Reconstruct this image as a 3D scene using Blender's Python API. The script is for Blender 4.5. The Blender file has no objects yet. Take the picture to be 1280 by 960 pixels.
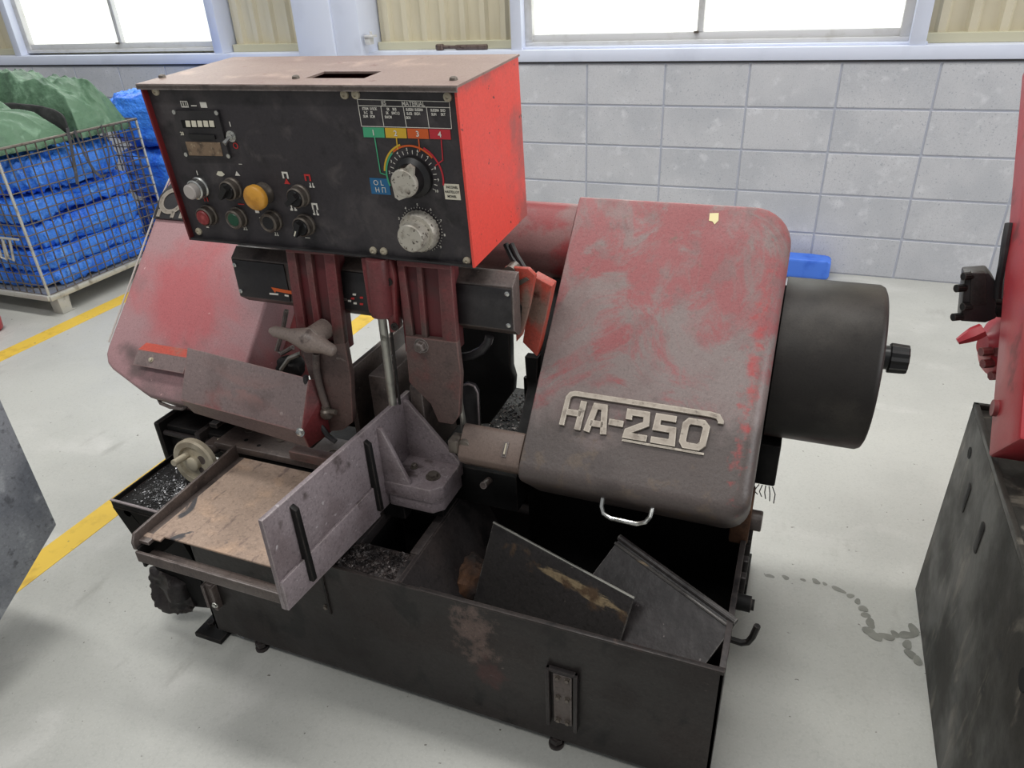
import bpy, bmesh, math, random
from mathutils import Vector, Matrix, noise
random.seed(7)
R = math.radians
scene = bpy.context.scene
COL = scene.collection

# ---------------------------------------------------------------- camera
CAM = Vector((1.517, -3.867, 1.392))
FPX = 903.8
cd = bpy.data.cameras.new('camera'); cam = bpy.data.objects.new('camera', cd); COL.objects.link(cam)
cd.sensor_fit = 'HORIZONTAL'; cd.sensor_width = 36.0; cd.lens = FPX / 1280 * 36.0
cd.clip_start = 0.02
cam.location = CAM; cam.rotation_euler = (R(60.7217), R(2.3873), R(21.3201))
scene.camera = cam
CM = cam.rotation_euler.to_matrix()

# ---------------------------------------------------------------- light
w = bpy.data.worlds.new('workshop_ambient'); scene.world = w; w.use_nodes = True
w.node_tree.nodes['Background'].inputs[0].default_value = (0.93, 0.96, 1.0, 1)
w.node_tree.nodes['Background'].inputs[1].default_value = 0.36
def area(name, loc, target, sx, sy, power, color=(1, 1, 1)):
    l = bpy.data.lights.new(name, 'AREA'); l.shape = 'RECTANGLE'; l.size = sx; l.size_y = sy
    l.energy = power; l.color = color
    o = bpy.data.objects.new(name, l); COL.objects.link(o); o.location = loc
    o.rotation_euler = (Vector(target) - Vector(loc)).to_track_quat('-Z', 'Y').to_euler()
    return o
area('ceiling_lamp', (-1.2, -2.2, 5.2), (-1.2, -2.2, 0), 3.0, 0.6, 120, (1.0, 0.99, 0.96))
area('ceiling_lamp', (1.8, -2.0, 5.2), (1.8, -2.0, 0), 3.0, 0.6, 120, (1.0, 0.99, 0.96))
area('ceiling_lamp', (0.4, -5.5, 5.2), (0.4, -5.5, 0), 3.0, 0.6, 110, (1.0, 0.99, 0.96))
area('side_door_daylight', (7.5, -2.6, 2.4), (0.9, -2.6, 0.9), 4.0, 3.6, 215, (0.98, 0.99, 1.0))
area('window_daylight', (.95, .03, 2.2), (.95, -2.5, 1.2), 1.6, .9, 26, (.97, .99, 1.0))
area('window_daylight', (-2.8, .03, 2.2), (-2.8, -2.5, 1.2), 1.6, .9, 26, (.97, .99, 1.0))
scene.view_settings.view_transform = 'Standard'; scene.view_settings.look = 'None'
scene.view_settings.gamma = 1.0; scene.view_settings.use_curve_mapping = False
scene.view_settings.exposure = -0.25

# ---------------------------------------------------------------- pixel rays
def ray(px, py):
    return CM @ Vector(((px - 640) / FPX, -(py - 480) / FPX, -1.0))
def on(px, py, p0, n):
    d = ray(px, py); n = Vector(n); return CAM + d * ((Vector(p0) - CAM).dot(n) / d.dot(n))
def onX(px, py, v): return on(px, py, (v, 0, 0), (1, 0, 0))
def onY(px, py, v): return on(px, py, (0, v, 0), (0, 1, 0))
def onZ(px, py, v): return on(px, py, (0, 0, v), (0, 0, 1))
HO = Vector((0, -2.40, .99)); HS = Vector((0, -.6945, -.7195)); HN = Vector((0, -.7195, .6945)); EX = Vector((1, 0, 0))
def H(u, s, n=0.0): return HO + EX * u + HS * s + HN * n
def onH(px, py, n=0.0):
    p = on(px, py, HO + HN * n, HN); return p.x, (p - HO).dot(HS)

# ---------------------------------------------------------------- materials
def lin(c):
    r = []
    for v in c:
        v /= 255.0
        r.append(v / 12.92 if v <= 0.04045 else ((v + 0.055) / 1.055) ** 2.4)
    return (*r, 1)
MATS = {}
def pmat(name, base, layers=(), rough=0.6, metal=0.0, bump=None, emit=None, spec=0.5, speck=None, edge=None):
    m = bpy.data.materials.new(name); m.use_nodes = True; MATS[name] = m
    nt = m.node_tree; N = nt.nodes; L = nt.links
    b = N['Principled BSDF']
    b.inputs['Roughness'].default_value = rough if not isinstance(rough, tuple) else rough[0]
    b.inputs['Metallic'].default_value = metal
    b.inputs['Specular IOR Level'].default_value = spec
    tc = N.new('ShaderNodeTexCoord'); oi = N.new('ShaderNodeObjectInfo')
    mul = N.new('ShaderNodeMath'); mul.operation = 'MULTIPLY'; mul.inputs[1].default_value = 37.0
    L.new(oi.outputs['Random'], mul.inputs[0])
    add = N.new('ShaderNodeVectorMath'); add.operation = 'ADD'
    L.new(tc.outputs['Object'], add.inputs[0]); L.new(mul.outputs[0], add.inputs[1])
    def fac(scale, lo, hi, detail=6, stretch=(1, 1, 1), dist=0.0, grad=None, blob=None, gain=.55):
        mp = N.new('ShaderNodeMapping'); mp.inputs['Scale'].default_value = stretch
        L.new(add.outputs[0], mp.inputs[0])
        n = N.new('ShaderNodeTexNoise'); n.inputs['Scale'].default_value = scale; n.inputs['Detail'].default_value = detail
        n.inputs['Roughness'].default_value = gain; n.inputs['Distortion'].default_value = dist
        L.new(mp.outputs[0], n.inputs['Vector'])
        val = n.outputs['Fac']
        if grad:                                   # (axis, value0, value1, weight): adds a ramp along an object axis
            ax, g0, g1, wgt = grad
            sp = N.new('ShaderNodeSeparateXYZ'); L.new(tc.outputs['Object'], sp.inputs[0])
            mr = N.new('ShaderNodeMapRange'); mr.inputs[1].default_value = g0; mr.inputs[2].default_value = g1
            mr.inputs[3].default_value = -wgt; mr.inputs[4].default_value = wgt
            L.new(sp.outputs[ax], mr.inputs[0])
            a = N.new('ShaderNodeMath'); a.operation = 'ADD'; L.new(val, a.inputs[0]); L.new(mr.outputs[0], a.inputs[1]); val = a.outputs[0]
        if blob:                                   # (centre, radii, weight): a patch with its own place on the object
            c, rr, wgt = blob
            sb = N.new('ShaderNodeVectorMath'); sb.operation = 'SUBTRACT'; sb.inputs[1].default_value = c
            L.new(tc.outputs['Object'], sb.inputs[0])
            dv = N.new('ShaderNodeVectorMath'); dv.operation = 'DIVIDE'; dv.inputs[1].default_value = rr
            L.new(sb.outputs[0], dv.inputs[0])
            ln = N.new('ShaderNodeVectorMath'); ln.operation = 'LENGTH'; L.new(dv.outputs[0], ln.inputs[0])
            mr = N.new('ShaderNodeMapRange'); mr.inputs[1].default_value = 0; mr.inputs[2].default_value = 1.4
            mr.inputs[3].default_value = wgt; mr.inputs[4].default_value = -wgt
            L.new(ln.outputs['Value'], mr.inputs[0])
            a = N.new('ShaderNodeMath'); a.operation = 'ADD'; L.new(val, a.inputs[0]); L.new(mr.outputs[0], a.inputs[1]); val = a.outputs[0]
        mr = N.new('ShaderNodeMapRange'); mr.interpolation_type = 'SMOOTHSTEP'
        mr.inputs[1].default_value = lo; mr.inputs[2].default_value = hi
        L.new(val, mr.inputs[0]); return mr.outputs[0]
    rgb = N.new('ShaderNodeRGB'); rgb.outputs[0].default_value = lin(base); cur = rgb.outputs[0]; last = None
    for ly in layers:
        col = ly[0]; kw = ly[2] if len(ly) > 2 else {}; amt = kw.pop('amt', 1.0)
        f = fac(*ly[1], **kw)
        if amt != 1.0:
            mm = N.new('ShaderNodeMath'); mm.operation = 'MULTIPLY'; mm.inputs[1].default_value = amt; L.new(f, mm.inputs[0]); f = mm.outputs[0]
        mx = N.new('ShaderNodeMix'); mx.data_type = 'RGBA'
        L.new(f, mx.inputs['Factor']); L.new(cur, mx.inputs['A']); mx.inputs['B'].default_value = lin(col)
        cur = mx.outputs['Result']; last = f
    if speck:                                      # fine dust and pitting: (amount, scale)
        for sc, lo, hi, k in ((speck[1], .50, .68, .62), (speck[1] * 1.7, .52, .70, 1.42)):
            f = fac(sc, lo, hi, detail=3)
            mm = N.new('ShaderNodeMath'); mm.operation = 'MULTIPLY'; mm.inputs[1].default_value = speck[0]; L.new(f, mm.inputs[0])
            mx = N.new('ShaderNodeMix'); mx.data_type = 'RGBA'; mx.blend_type = 'MULTIPLY'
            L.new(mm.outputs[0], mx.inputs['Factor']); L.new(cur, mx.inputs['A']); mx.inputs['B'].default_value = (k, k, k, 1); cur = mx.outputs['Result']
    if edge:                                       # paint rubbed off along real edges: (colour, amount)
        bv = N.new('ShaderNodeBevel'); bv.samples = 4; bv.inputs['Radius'].default_value = .004
        ge = N.new('ShaderNodeNewGeometry')
        dt_ = N.new('ShaderNodeVectorMath'); dt_.operation = 'DOT_PRODUCT'; L.new(bv.outputs[0], dt_.inputs[0]); L.new(ge.outputs['Normal'], dt_.inputs[1])
        mr = N.new('ShaderNodeMapRange'); mr.inputs[1].default_value = .99; mr.inputs[2].default_value = .86; mr.inputs[3].default_value = 0; mr.inputs[4].default_value = edge[1]
        L.new(dt_.outputs['Value'], mr.inputs[0])
        f = fac(40, .30, .55); mm = N.new('ShaderNodeMath'); mm.operation = 'MULTIPLY'; L.new(f, mm.inputs[0]); L.new(mr.outputs[0], mm.inputs[1])
        mx = N.new('ShaderNodeMix'); mx.data_type = 'RGBA'; L.new(mm.outputs[0], mx.inputs['Factor']); L.new(cur, mx.inputs['A']); mx.inputs['B'].default_value = lin(edge[0]); cur = mx.outputs['Result']
    L.new(cur, b.inputs['Base Color'])
    if isinstance(rough, tuple):
        f = fac(rough[2] if len(rough) > 2 else 9, .35, .65)
        mr = N.new('ShaderNodeMapRange'); mr.inputs[3].default_value = rough[0]; mr.inputs[4].default_value = rough[1]
        L.new(f, mr.inputs[0]); L.new(mr.outputs[0], b.inputs['Roughness'])
    if bump:
        n = N.new('ShaderNodeTexNoise'); n.inputs['Scale'].default_value = bump[0]; n.inputs['Detail'].default_value = 5
        L.new(add.outputs[0], n.inputs['Vector'])
        bp = N.new('ShaderNodeBump'); bp.inputs['Strength'].default_value = bump[1]; bp.inputs['Distance'].default_value = bump[2] if len(bump) > 2 else .004
        L.new(n.outputs['Fac'], bp.inputs['Height']); L.new(bp.outputs[0], b.inputs['Normal'])
    if emit:
        b.inputs['Emission Color'].default_value = lin(emit[0]); b.inputs['Emission Strength'].default_value = emit[1]
    return m
P = pmat
P('floor', (186, 186, 180), [((168, 168, 163), (1.1, .42, .7)), ((198, 197, 192), (2.6, .5, .75), dict(dist=1.0)), ((150, 148, 142), (9, .62, .75), dict(stretch=(1, .35, 1), amt=.55)), ((110, 106, 100), (60, .735, .78), dict(detail=2))], rough=(.34, .55, 3), bump=(60, .12, .002), speck=(.18, 130))
P('yellow_paint', (222, 186, 70), [((196, 160, 62), (14, .5, .7)), ((150, 130, 80), (40, .66, .74))], rough=.55)
P('oil_stain', (138, 138, 130), [((124, 124, 117), (20, .4, .6))], rough=.4)
P('block', (194, 195, 199), [((182, 184, 189), (3.0, .4, .65)), ((206, 207, 211), (14, .55, .75)), ((160, 164, 172), (120, .62, .72), dict(detail=2))], rough=.9, bump=(160, .25, .002), speck=(.25, 200))
P('mortar', (172, 176, 188), rough=.9)
P('white_steel', (212, 218, 234), [((202, 208, 224), (5, .5, .75))], rough=.45)
P('aluminium', (206, 206, 206), [((190, 189, 186), (12, .5, .75))], rough=.42, metal=.1)
P('siding', (202, 194, 170), [((192, 184, 160), (6, .45, .7), dict(stretch=(1, 1, .3)))], rough=.5)
P('siding_trim', (190, 186, 160), rough=.5)
P('window_glass', (250, 252, 244), rough=.6, emit=((250, 252, 240), 1.12))
P('sealant', (60, 60, 62), rough=.8)
# machine paints
P('dark_tank', (50, 46, 46), [((62, 55, 53), (5, .45, .7)), ((30, 28, 29), (11, .55, .68), dict(dist=.6)), ((88, 78, 74), (45, .66, .76))], rough=(.32, .6, 8), bump=(45, .35, .003), speck=(.7, 120), edge=((96, 86, 82), .55), spec=.3)
P('front_tank', (40, 36, 35), [((50, 44, 42), (4, .45, .7)), ((24, 22, 22), (14, .56, .68), dict(dist=.6, stretch=(1, 1, .6))), ((98, 82, 76), (30, .50, .66), dict(blob=((.115, 0, .085), (.07, 1, .13), .20), detail=9, gain=.75)), ((66, 42, 40), (14, .62, .8), dict(blob=((.14, 0, -.03), (.07, 1, .1), .2))), ((86, 78, 74), (34, .70, .76), dict(stretch=(1, 1, 2.5)))], spec=.3, rough=(.35, .6, 8), bump=(40, .4, .003), speck=(.7, 120), edge=((96, 86, 82), .55))
P('black_oily', (15, 14, 14), [((27, 25, 24), (9, .5, .7)), ((56, 50, 47), (40, .70, .78))], rough=(.5, .75, 8), bump=(50, .4, .003), speck=(.7, 120), edge=((96, 86, 82), .55), spec=.3)
P('black_paint', (40, 38, 40), [((56, 53, 54), (7, .45, .7), dict(dist=.8)), ((30, 28, 30), (22, .5, .7))], rough=.48, bump=(90, .12, .002), speck=(.4, 140))
P('brown_steel', (84, 74, 70), [((100, 88, 82), (9, .5, .7)), ((60, 52, 50), (22, .55, .7)), ((124, 112, 106), (70, .66, .75))], rough=(.35, .6, 8), bump=(60, .3, .002), speck=(.7, 150), edge=((176, 166, 162), .7))
P('jaw_steel', (130, 119, 122), [((112, 100, 102), (8, .45, .68)), ((84, 74, 74), (20, .58, .7)), ((170, 162, 164), (60, .66, .74), dict(detail=3))], rough=(.32, .6, 7), bump=(55, .35, .003), speck=(.7, 150), edge=((176, 166, 162), .7))
P('tray_rust', (164, 142, 126), [((146, 126, 112), (5, .45, .65)), ((180, 152, 130), (12, .52, .7)), ((116, 98, 90), (28, .58, .7), dict(stretch=(1.6, .5, 1))), ((74, 72, 74), (7, .62, .68), dict(dist=1.2))], rough=.72, bump=(70, .35, .002), speck=(.6, 160))
P('knob_metal', (196, 190, 178), [((160, 152, 140), (60, .5, .68)), ((90, 82, 74), (160, .60, .68), dict(detail=2))], rough=.45, metal=.3, bump=(200, .4, .001))
P('streaked_plate', (60, 57, 56), [((44, 42, 42), (6, .45, .68)), ((150, 132, 104), (34, .48, .60), dict(stretch=(.35, 1.4, 1), dist=.4, detail=9, gain=.7, blob=((.06, .116, 0), (.14, .017, 1), .24))), ((96, 78, 62), (20, .52, .66), dict(blob=((.06, .112, 0), (.17, .028, 1), .16))), ((120, 112, 104), (50, .70, .76))], rough=(.34, .6, 6), bump=(50, .3, .003), spec=.35, speck=(.6, 140), edge=((150, 146, 140), .7))
P('rust', (92, 62, 42), [((70, 50, 38), (16, .45, .65)), ((40, 34, 32), (7, .42, .60))], rough=.8, bump=(50, .5, .004), speck=(.6, 160))
P('cover_right', (128, 115, 112), [((148, 66, 70), (6.0, .47, .60), dict(dist=1.0, grad=(2, -.06, .16, .09), detail=9, gain=.68, amt=.75)), ((126, 111, 108), (9, .46, .64), dict(stretch=(1.6, 1, .55), dist=1.1, amt=.72, gain=.65)), ((118, 100, 98), (22, .52, .66), dict(amt=.5)), ((88, 79, 76), (5, .42, .62), dict(grad=(2, .04, -.10, .26), dist=.4)), ((104, 90, 78), (26, .58, .70), dict(grad=(2, -.04, -.16, .08), amt=.7)), ((70, 62, 60), (7, .55, .7), dict(grad=(2, -.06, -.2, .1), amt=.8)), ((170, 62, 62), (60, .50, .80), dict(blob=((.185, 0, .03), (.025, 1, .22), .20), amt=.7))], rough=(.42, .62, 6), bump=(130, .35, .002), speck=(.45, 260))
P('cover_left', (162, 126, 128), [((176, 98, 101), (3.6, .46, .72), dict(blob=((-.0, 0, -.0), (.22, 1, .17), .12), dist=.4)), ((126, 104, 104), (5, .44, .66), dict(grad=(2, -.02, -.2, .18))), ((92, 70, 70), (7, .58, .7), dict(grad=(2, -.08, -.24, .14))), ((92, 80, 78), (9, .44, .66), dict(blob=((-.12, -.19, -.085), (.085, .6, .045), .2), amt=.85)), ((206, 168, 166), (60, .71, .76), dict(detail=3))], rough=(.4, .6, 5), bump=(120, .15, .002), speck=(.45, 260))
P('beam_red', (132, 96, 94), [((140, 58, 60), (7, .5, .62), dict(grad=(2, -.07, .07, .06))), ((60, 46, 46), (8, .48, .64), dict(grad=(2, 0, -.09, .2)))], rough=.5, bump=(120, .2, .002), speck=(.45, 260))
P('red_dark', (120, 52, 54), [((92, 60, 58), (7, .46, .66)), ((66, 50, 48), (12, .52, .68)), ((150, 58, 58), (25, .62, .72))], rough=(.4, .62, 8), bump=(70, .25, .002), speck=(.6, 170), edge=((150, 110, 104), .6))
P('arm_red', (112, 54, 56), [((100, 66, 64), (7, .44, .64)), ((84, 68, 64), (6, .44, .6), dict(grad=(2, -.0, -.12, .3))), ((140, 62, 62), (26, .60, .70), dict(amt=.6))], rough=(.4, .6, 8), bump=(70, .25, .002), speck=(.6, 170), edge=((150, 110, 104), .6))
P('arm_web', (92, 34, 38), [((74, 44, 44), (9, .48, .66))], rough=.55, bump=(70, .25, .002))
P('box_red', (238, 80, 68), [((206, 92, 86), (5, .55, .75)), ((176, 96, 92), (6, .55, .72), dict(grad=(2, .02, .16, .16))), ((176, 92, 88), (6, .5, .7), dict(grad=(1, .05, .15, .14))), ((92, 44, 40), (70, .70, .76), dict(detail=2))], rough=(.35, .5, 6), bump=(140, .12, .001), speck=(.25, 200))
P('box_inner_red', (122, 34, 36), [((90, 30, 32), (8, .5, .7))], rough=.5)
P('box_top', (150, 130, 122), [((134, 112, 105), (4, .45, .65), dict(stretch=(.5, 1.4, 1))), ((176, 152, 140), (10, .55, .72)), ((120, 84, 80), (26, .64, .74))], rough=.5, bump=(120, .12, .001), speck=(.45, 260))
P('panel_black', (54, 50, 53), [((74, 69, 70), (8, .48, .70), dict(dist=1.2)), ((34, 32, 34), (16, .52, .7)), ((86, 80, 79), (14, .56, .76), dict(dist=1.5, amt=.7))], rough=.5, bump=(100, .08, .001), speck=(.4, 140))
P('guard_red', (122, 106, 104), [((130, 66, 64), (6, .52, .68), dict(grad=(2, -.02, -.09, .12))), ((102, 88, 86), (9, .5, .7)), ((150, 136, 132), (60, .66, .75))], rough=.5, bump=(80, .25, .002), speck=(.6, 170), edge=((150, 110, 104), .6))
P('orange_red', (172, 68, 52), [((128, 104, 92), (9, .52, .66), dict(stretch=(1, 1, .6))), ((90, 50, 42), (24, .62, .72))], rough=.5, bump=(80, .2, .002), speck=(.6, 170), edge=((150, 110, 104), .6))
P('drum_paint', (44, 41, 39), [((62, 58, 54), (6, .48, .7)), ((42, 39, 38), (5, .5, .68)), ((60, 34, 34), (6, .45, .62), dict(grad=(2, -.06, -.18, .25)))], rough=(.42, .62, 5), bump=(150, .12, .001), speck=(.45, 260), spec=.3)
P('blade_guard', (120, 103, 94), [((98, 84, 78), (9, .48, .68)), ((70, 60, 56), (14, .55, .7), dict(grad=(2, 0, -.05, .12)))], rough=.5, bump=(120, .2, .002), speck=(.45, 260))
P('steel', (170, 168, 160), [((128, 126, 120), (20, .48, .68)), ((90, 86, 80), (40, .62, .72))], rough=.35, metal=.75)
P('badge_metal', (150, 141, 130), [((122, 112, 102), (50, .45, .7)), ((96, 88, 80), (110, .6, .72))], rough=.42, metal=.35, edge=((205, 196, 182), .8))
P('cast_pale', (192, 182, 160), [((160, 148, 128), (16, .48, .68)), ((120, 108, 92), (50, .62, .72))], rough=.5, metal=.2)
P('chrome', (200, 200, 196), [((140, 138, 132), (60, .55, .7))], rough=.25, metal=.9)
P('bolt', (110, 102, 94), [((78, 70, 66), (60, .5, .7))], rough=.45, metal=.5)
P('white_mark', (226, 222, 212), rough=.6)
P('red_mark', (196, 52, 50), rough=.6)
P('green_mark', (72, 168, 124), rough=.55)
P('yellow_mark', (218, 176, 52), rough=.55)
P('orange_mark', (214, 96, 40), rough=.55)
P('crimson_mark', (196, 46, 58), rough=.55)
P('blue_mark', (38, 104, 150), rough=.55)
P('label_brown', (134, 112, 90), [((90, 74, 60), (60, .45, .65)), ((176, 158, 130), (90, .55, .7))], rough=.55)
P('digit_cream', (226, 220, 200), rough=.5)
P('plastic_black', (28, 27, 28), [((48, 45, 45), (30, .55, .75))], rough=.38)
P('plastic_green', (28, 76, 54), rough=.35)
P('plastic_red', (134, 44, 46), [((170, 80, 78), (60, .5, .7))], rough=.42)
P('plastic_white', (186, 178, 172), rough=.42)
P('plastic_yellow', (222, 160, 62), [((196, 136, 50), (40, .5, .7))], rough=.42)
P('rubber', (34, 33, 35), [((54, 52, 52), (20, .5, .75))], rough=.45)
P('tape', (232, 222, 170), rough=.7)
P('chip', (150, 150, 152), [((60, 58, 58), (40, .45, .6))], rough=.35, metal=.7)
P('chip_dark', (70, 62, 60), [((130, 124, 122), (60, .55, .65)), ((36, 32, 32), (50, .45, .6))], rough=.4, metal=.4)
P('plate_grey', (70, 66, 64), [((52, 48, 48), (5, .45, .68)), ((150, 128, 96), (16, .60, .70), dict(stretch=(.5, 1, 2.4), dist=.5)), ((120, 112, 104), (60, .68, .76))], rough=(.34, .6, 6), bump=(50, .3, .003), speck=(.6, 140), edge=((150, 146, 140), .7))
P('plate_dark', (54, 49, 49), [((40, 37, 37), (6, .45, .65)), ((94, 62, 52), (5, .62, .72)), ((120, 112, 110), (80, .68, .75))], rough=(.3, .55, 6), bump=(50, .35, .003), speck=(.6, 140), edge=((150, 146, 140), .7))
P('right_tank', (50, 48, 44), [((38, 37, 33), (4, .45, .65)), ((102, 97, 88), (9, .57, .70), dict(stretch=(1, 1.6, .5), dist=.6)), ((40, 39, 38), (20, .6, .7))], rough=(.4, .65, 6), bump=(40, .25, .003), speck=(.5, 120), spec=.3)
P('right_red', (176, 52, 60), [((160, 60, 74), (4, .48, .68)), ((128, 44, 48), (10, .58, .7))], rough=(.35, .5, 5), bump=(120, .12, .001), speck=(.25, 200))
P('left_cabinet', (142, 145, 151), [((112, 116, 124), (5, .45, .65)), ((168, 171, 176), (16, .56, .70)), ((100, 102, 108), (30, .58, .7))], rough=(.35, .55, 6), bump=(60, .2, .002), speck=(.5, 120))
P('cage_wire', (112, 104, 96), [((84, 72, 62), (30, .5, .68))], rough=.45, metal=.5)
P('cage_steel', (186, 184, 176), [((140, 134, 124), (20, .52, .7))], rough=.45, metal=.4)
P('blue_tarp', (72, 144, 250), [((48, 116, 236), (7, .45, .66)), ((124, 180, 252), (20, .58, .72), dict(dist=1.0))], rough=.34, bump=(48, 1.0, .012))
P('blue_sheet', (70, 120, 220), [((50, 100, 205), (10, .5, .7))], rough=.5)
P('green_tarp', (86, 118, 92), [((62, 90, 70), (5, .45, .66)), ((112, 144, 118), (11, .57, .70), dict(dist=.8))], rough=.55, bump=(15, .8, .02))
P('strap', (66, 64, 66), [((90, 88, 88), (40, .5, .7))], rough=.7)
P('wrench_steel', (112, 98, 92), [((80, 66, 60), (60, .48, .68))], rough=.4, metal=.6)
P('arm_low', (92, 74, 70), [((112, 52, 50), (6, .55, .7)), ((70, 58, 55), (10, .5, .68)), ((130, 116, 110), (40, .66, .75))], rough=.5, bump=(60, .3, .002), speck=(.6, 160), edge=((168, 120, 112), .6))
P('dark_cloth', (58, 58, 58), [((42, 42, 43), (9, .45, .65)), ((84, 84, 84), (24, .6, .72))], rough=.7, bump=(40, .4, .006))
P('matt_black', (16, 15, 15), [((30, 28, 27), (14, .55, .75))], rough=.7, spec=.2)
P('handle_cast', (134, 120, 112), [((112, 98, 92), (14, .5, .7)), ((84, 72, 68), (30, .6, .72))], rough=.45, bump=(90, .2, .001), speck=(.5, 200), edge=((176, 164, 156), .6))
P('void_black', (8, 8, 8), rough=.9)

# ---------------------------------------------------------------- mesh building
WL = {}
class MB:
    def __init__(s): s.v = []; s.f = []; s.m = []; s.cur = 0
    def add(s, vs, fs):
        b = len(s.v); s.v += [Vector(v) for v in vs]
        for f in fs: s.f.append([b + i for i in f]); s.m.append(s.cur)
        return s
    def mat(s, i): s.cur = i; return s
    def obox(s, o, a, b, c):
        o, a, b, c = map(Vector, (o, a, b, c))
        return s.add([o, o + a, o + a + b, o + b, o + c, o + a + c, o + a + b + c, o + b + c],
                     [(0, 3, 2, 1), (4, 5, 6, 7), (0, 1, 5, 4), (1, 2, 6, 5), (2, 3, 7, 6), (3, 0, 4, 7)])
    def box(s, x0, x1, y0, y1, z0, z1): return s.obox((x0, y0, z0), (x1 - x0, 0, 0), (0, y1 - y0, 0), (0, 0, z1 - z0))
    def prism(s, pts, vec):
        pts = [Vector(p) for p in pts]; vec = Vector(vec); n = len(pts)
        return s.add(pts + [p + vec for p in pts], [list(range(n))[::-1], [n + i for i in range(n)]] + [(i, (i + 1) % n, n + (i + 1) % n, n + i) for i in range(n)])
    def loops(s, loops, cap0=True, cap1=True):
        n = len(loops[0]); b = [p for l in loops for p in l]; fs = []
        for k in range(len(loops) - 1):
            for i in range(n):
                j = (i + 1) % n; fs.append((k * n + i, k * n + j, (k + 1) * n + j, (k + 1) * n + i))
        if cap0: fs.append(list(range(n))[::-1])
        if cap1: fs.append([(len(loops) - 1) * n + i for i in range(n)])
        return s.add(b, fs)
    def lathe(s, o, axis, prof, n=24, cap=True):
        o = Vector(o); a = Vector(axis).normalized(); t = a.orthogonal().normalized(); t2 = a.cross(t)
        return s.loops([[o + a * h + (t * math.cos(2 * math.pi * i / n) + t2 * math.sin(2 * math.pi * i / n)) * r for i in range(n)] for r, h in prof], cap, cap)
    def cyl(s, p0, p1, r, n=16, r2=None):
        p0 = Vector(p0); d = Vector(p1) - p0
        return s.lathe(p0, d, [(r, 0), (r if r2 is None else r2, d.length)], n)
    def tube(s, pts, r, n=8, closed=False):
        pts = [Vector(p) for p in pts]; L = []; ref = None
        for i, p in enumerate(pts):
            d = (pts[min(i + 1, len(pts) - 1)] - pts[max(i - 1, 0)]).normalized()
            ref = d.orthogonal().normalized() if ref is None else (ref - d * ref.dot(d)).normalized()
            t2 = d.cross(ref); rr = r[i] if isinstance(r, (list, tuple)) else r
            L.append([p + (ref * math.cos(2 * math.pi * k / n) + t2 * math.sin(2 * math.pi * k / n)) * rr for k in range(n)])
        return s.loops(L)
    def ribbon(s, pts, side, width, thick):
        pts = [Vector(p) for p in pts]; L = []
        sd = Vector(side).normalized()
        for i, p in enumerate(pts):
            d = (pts[min(i + 1, len(pts) - 1)] - pts[max(i - 1, 0)]).normalized(); n = d.cross(sd).normalized()
            L.append([p + sd * (width / 2) + n * (thick / 2), p - sd * (width / 2) + n * (thick / 2), p - sd * (width / 2) - n * (thick / 2), p + sd * (width / 2) - n * (thick / 2)])
        return s.loops(L)
    def build(s, name, mats, parent=None, bevel=0, seg=2, smooth=True, org=None, angle=35, label=None, kind=None):
        lo = Vector((min(v.x for v in s.v), min(v.y for v in s.v), min(v.z for v in s.v)))
        hi = Vector((max(v.x for v in s.v), max(v.y for v in s.v), max(v.z for v in s.v)))
        c = Vector(org) if org else (lo + hi) / 2
        me = bpy.data.meshes.new(name)
        bm = bmesh.new(); vs = [bm.verts.new(v - c) for v in s.v]; bm.verts.ensure_lookup_table()
        for f, mi in zip(s.f, s.m):
            try: bf = bm.faces.new([vs[i] for i in f]); bf.material_index = mi
            except ValueError: pass
        bmesh.ops.recalc_face_normals(bm, faces=bm.faces)
        if bevel:
            es = [e for e in bm.edges if len(e.link_faces) == 2 and e.calc_face_angle(0) > R(25)]
            bmesh.ops.bevel(bm, geom=es, offset=bevel, segments=seg, affect='EDGES', clamp_overlap=True, profile=.5)
        bm.to_mesh(me); bm.free()
        if isinstance(mats, str): mats = [mats]
        for m in mats: me.materials.append(MATS[m])
        if smooth:
            for p in me.polygons: p.use_smooth = True
            me.set_sharp_from_angle(angle=R(angle))
        o = bpy.data.objects.new(name, me); COL.objects.link(o)
        WL[o.name] = c
        if parent: o.parent = parent; o.location = c - WL[parent.name]
        else: o.location = c
        if label: o['label'] = label
        if kind: o['kind'] = kind
        return o
def empty(name, loc):
    o = bpy.data.objects.new(name, None); COL.objects.link(o); o.location = loc; o.empty_display_size = .1
    WL[o.name] = Vector(loc); return o
def tag(o, label=None, cat=None, group=None, kind=None):
    if label: o['label'] = label
    if cat: o['category'] = cat
    if group: o['group'] = group
    if kind: o['kind'] = kind
    return o
def shared(name, me, loc, parent, rot=None):
    o = bpy.data.objects.new(name, me); COL.objects.link(o); o.parent = parent
    o.location = Vector(loc) - WL[parent.name]; WL[o.name] = Vector(loc)
    if rot is not None: o.rotation_euler = rot
    return o
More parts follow.
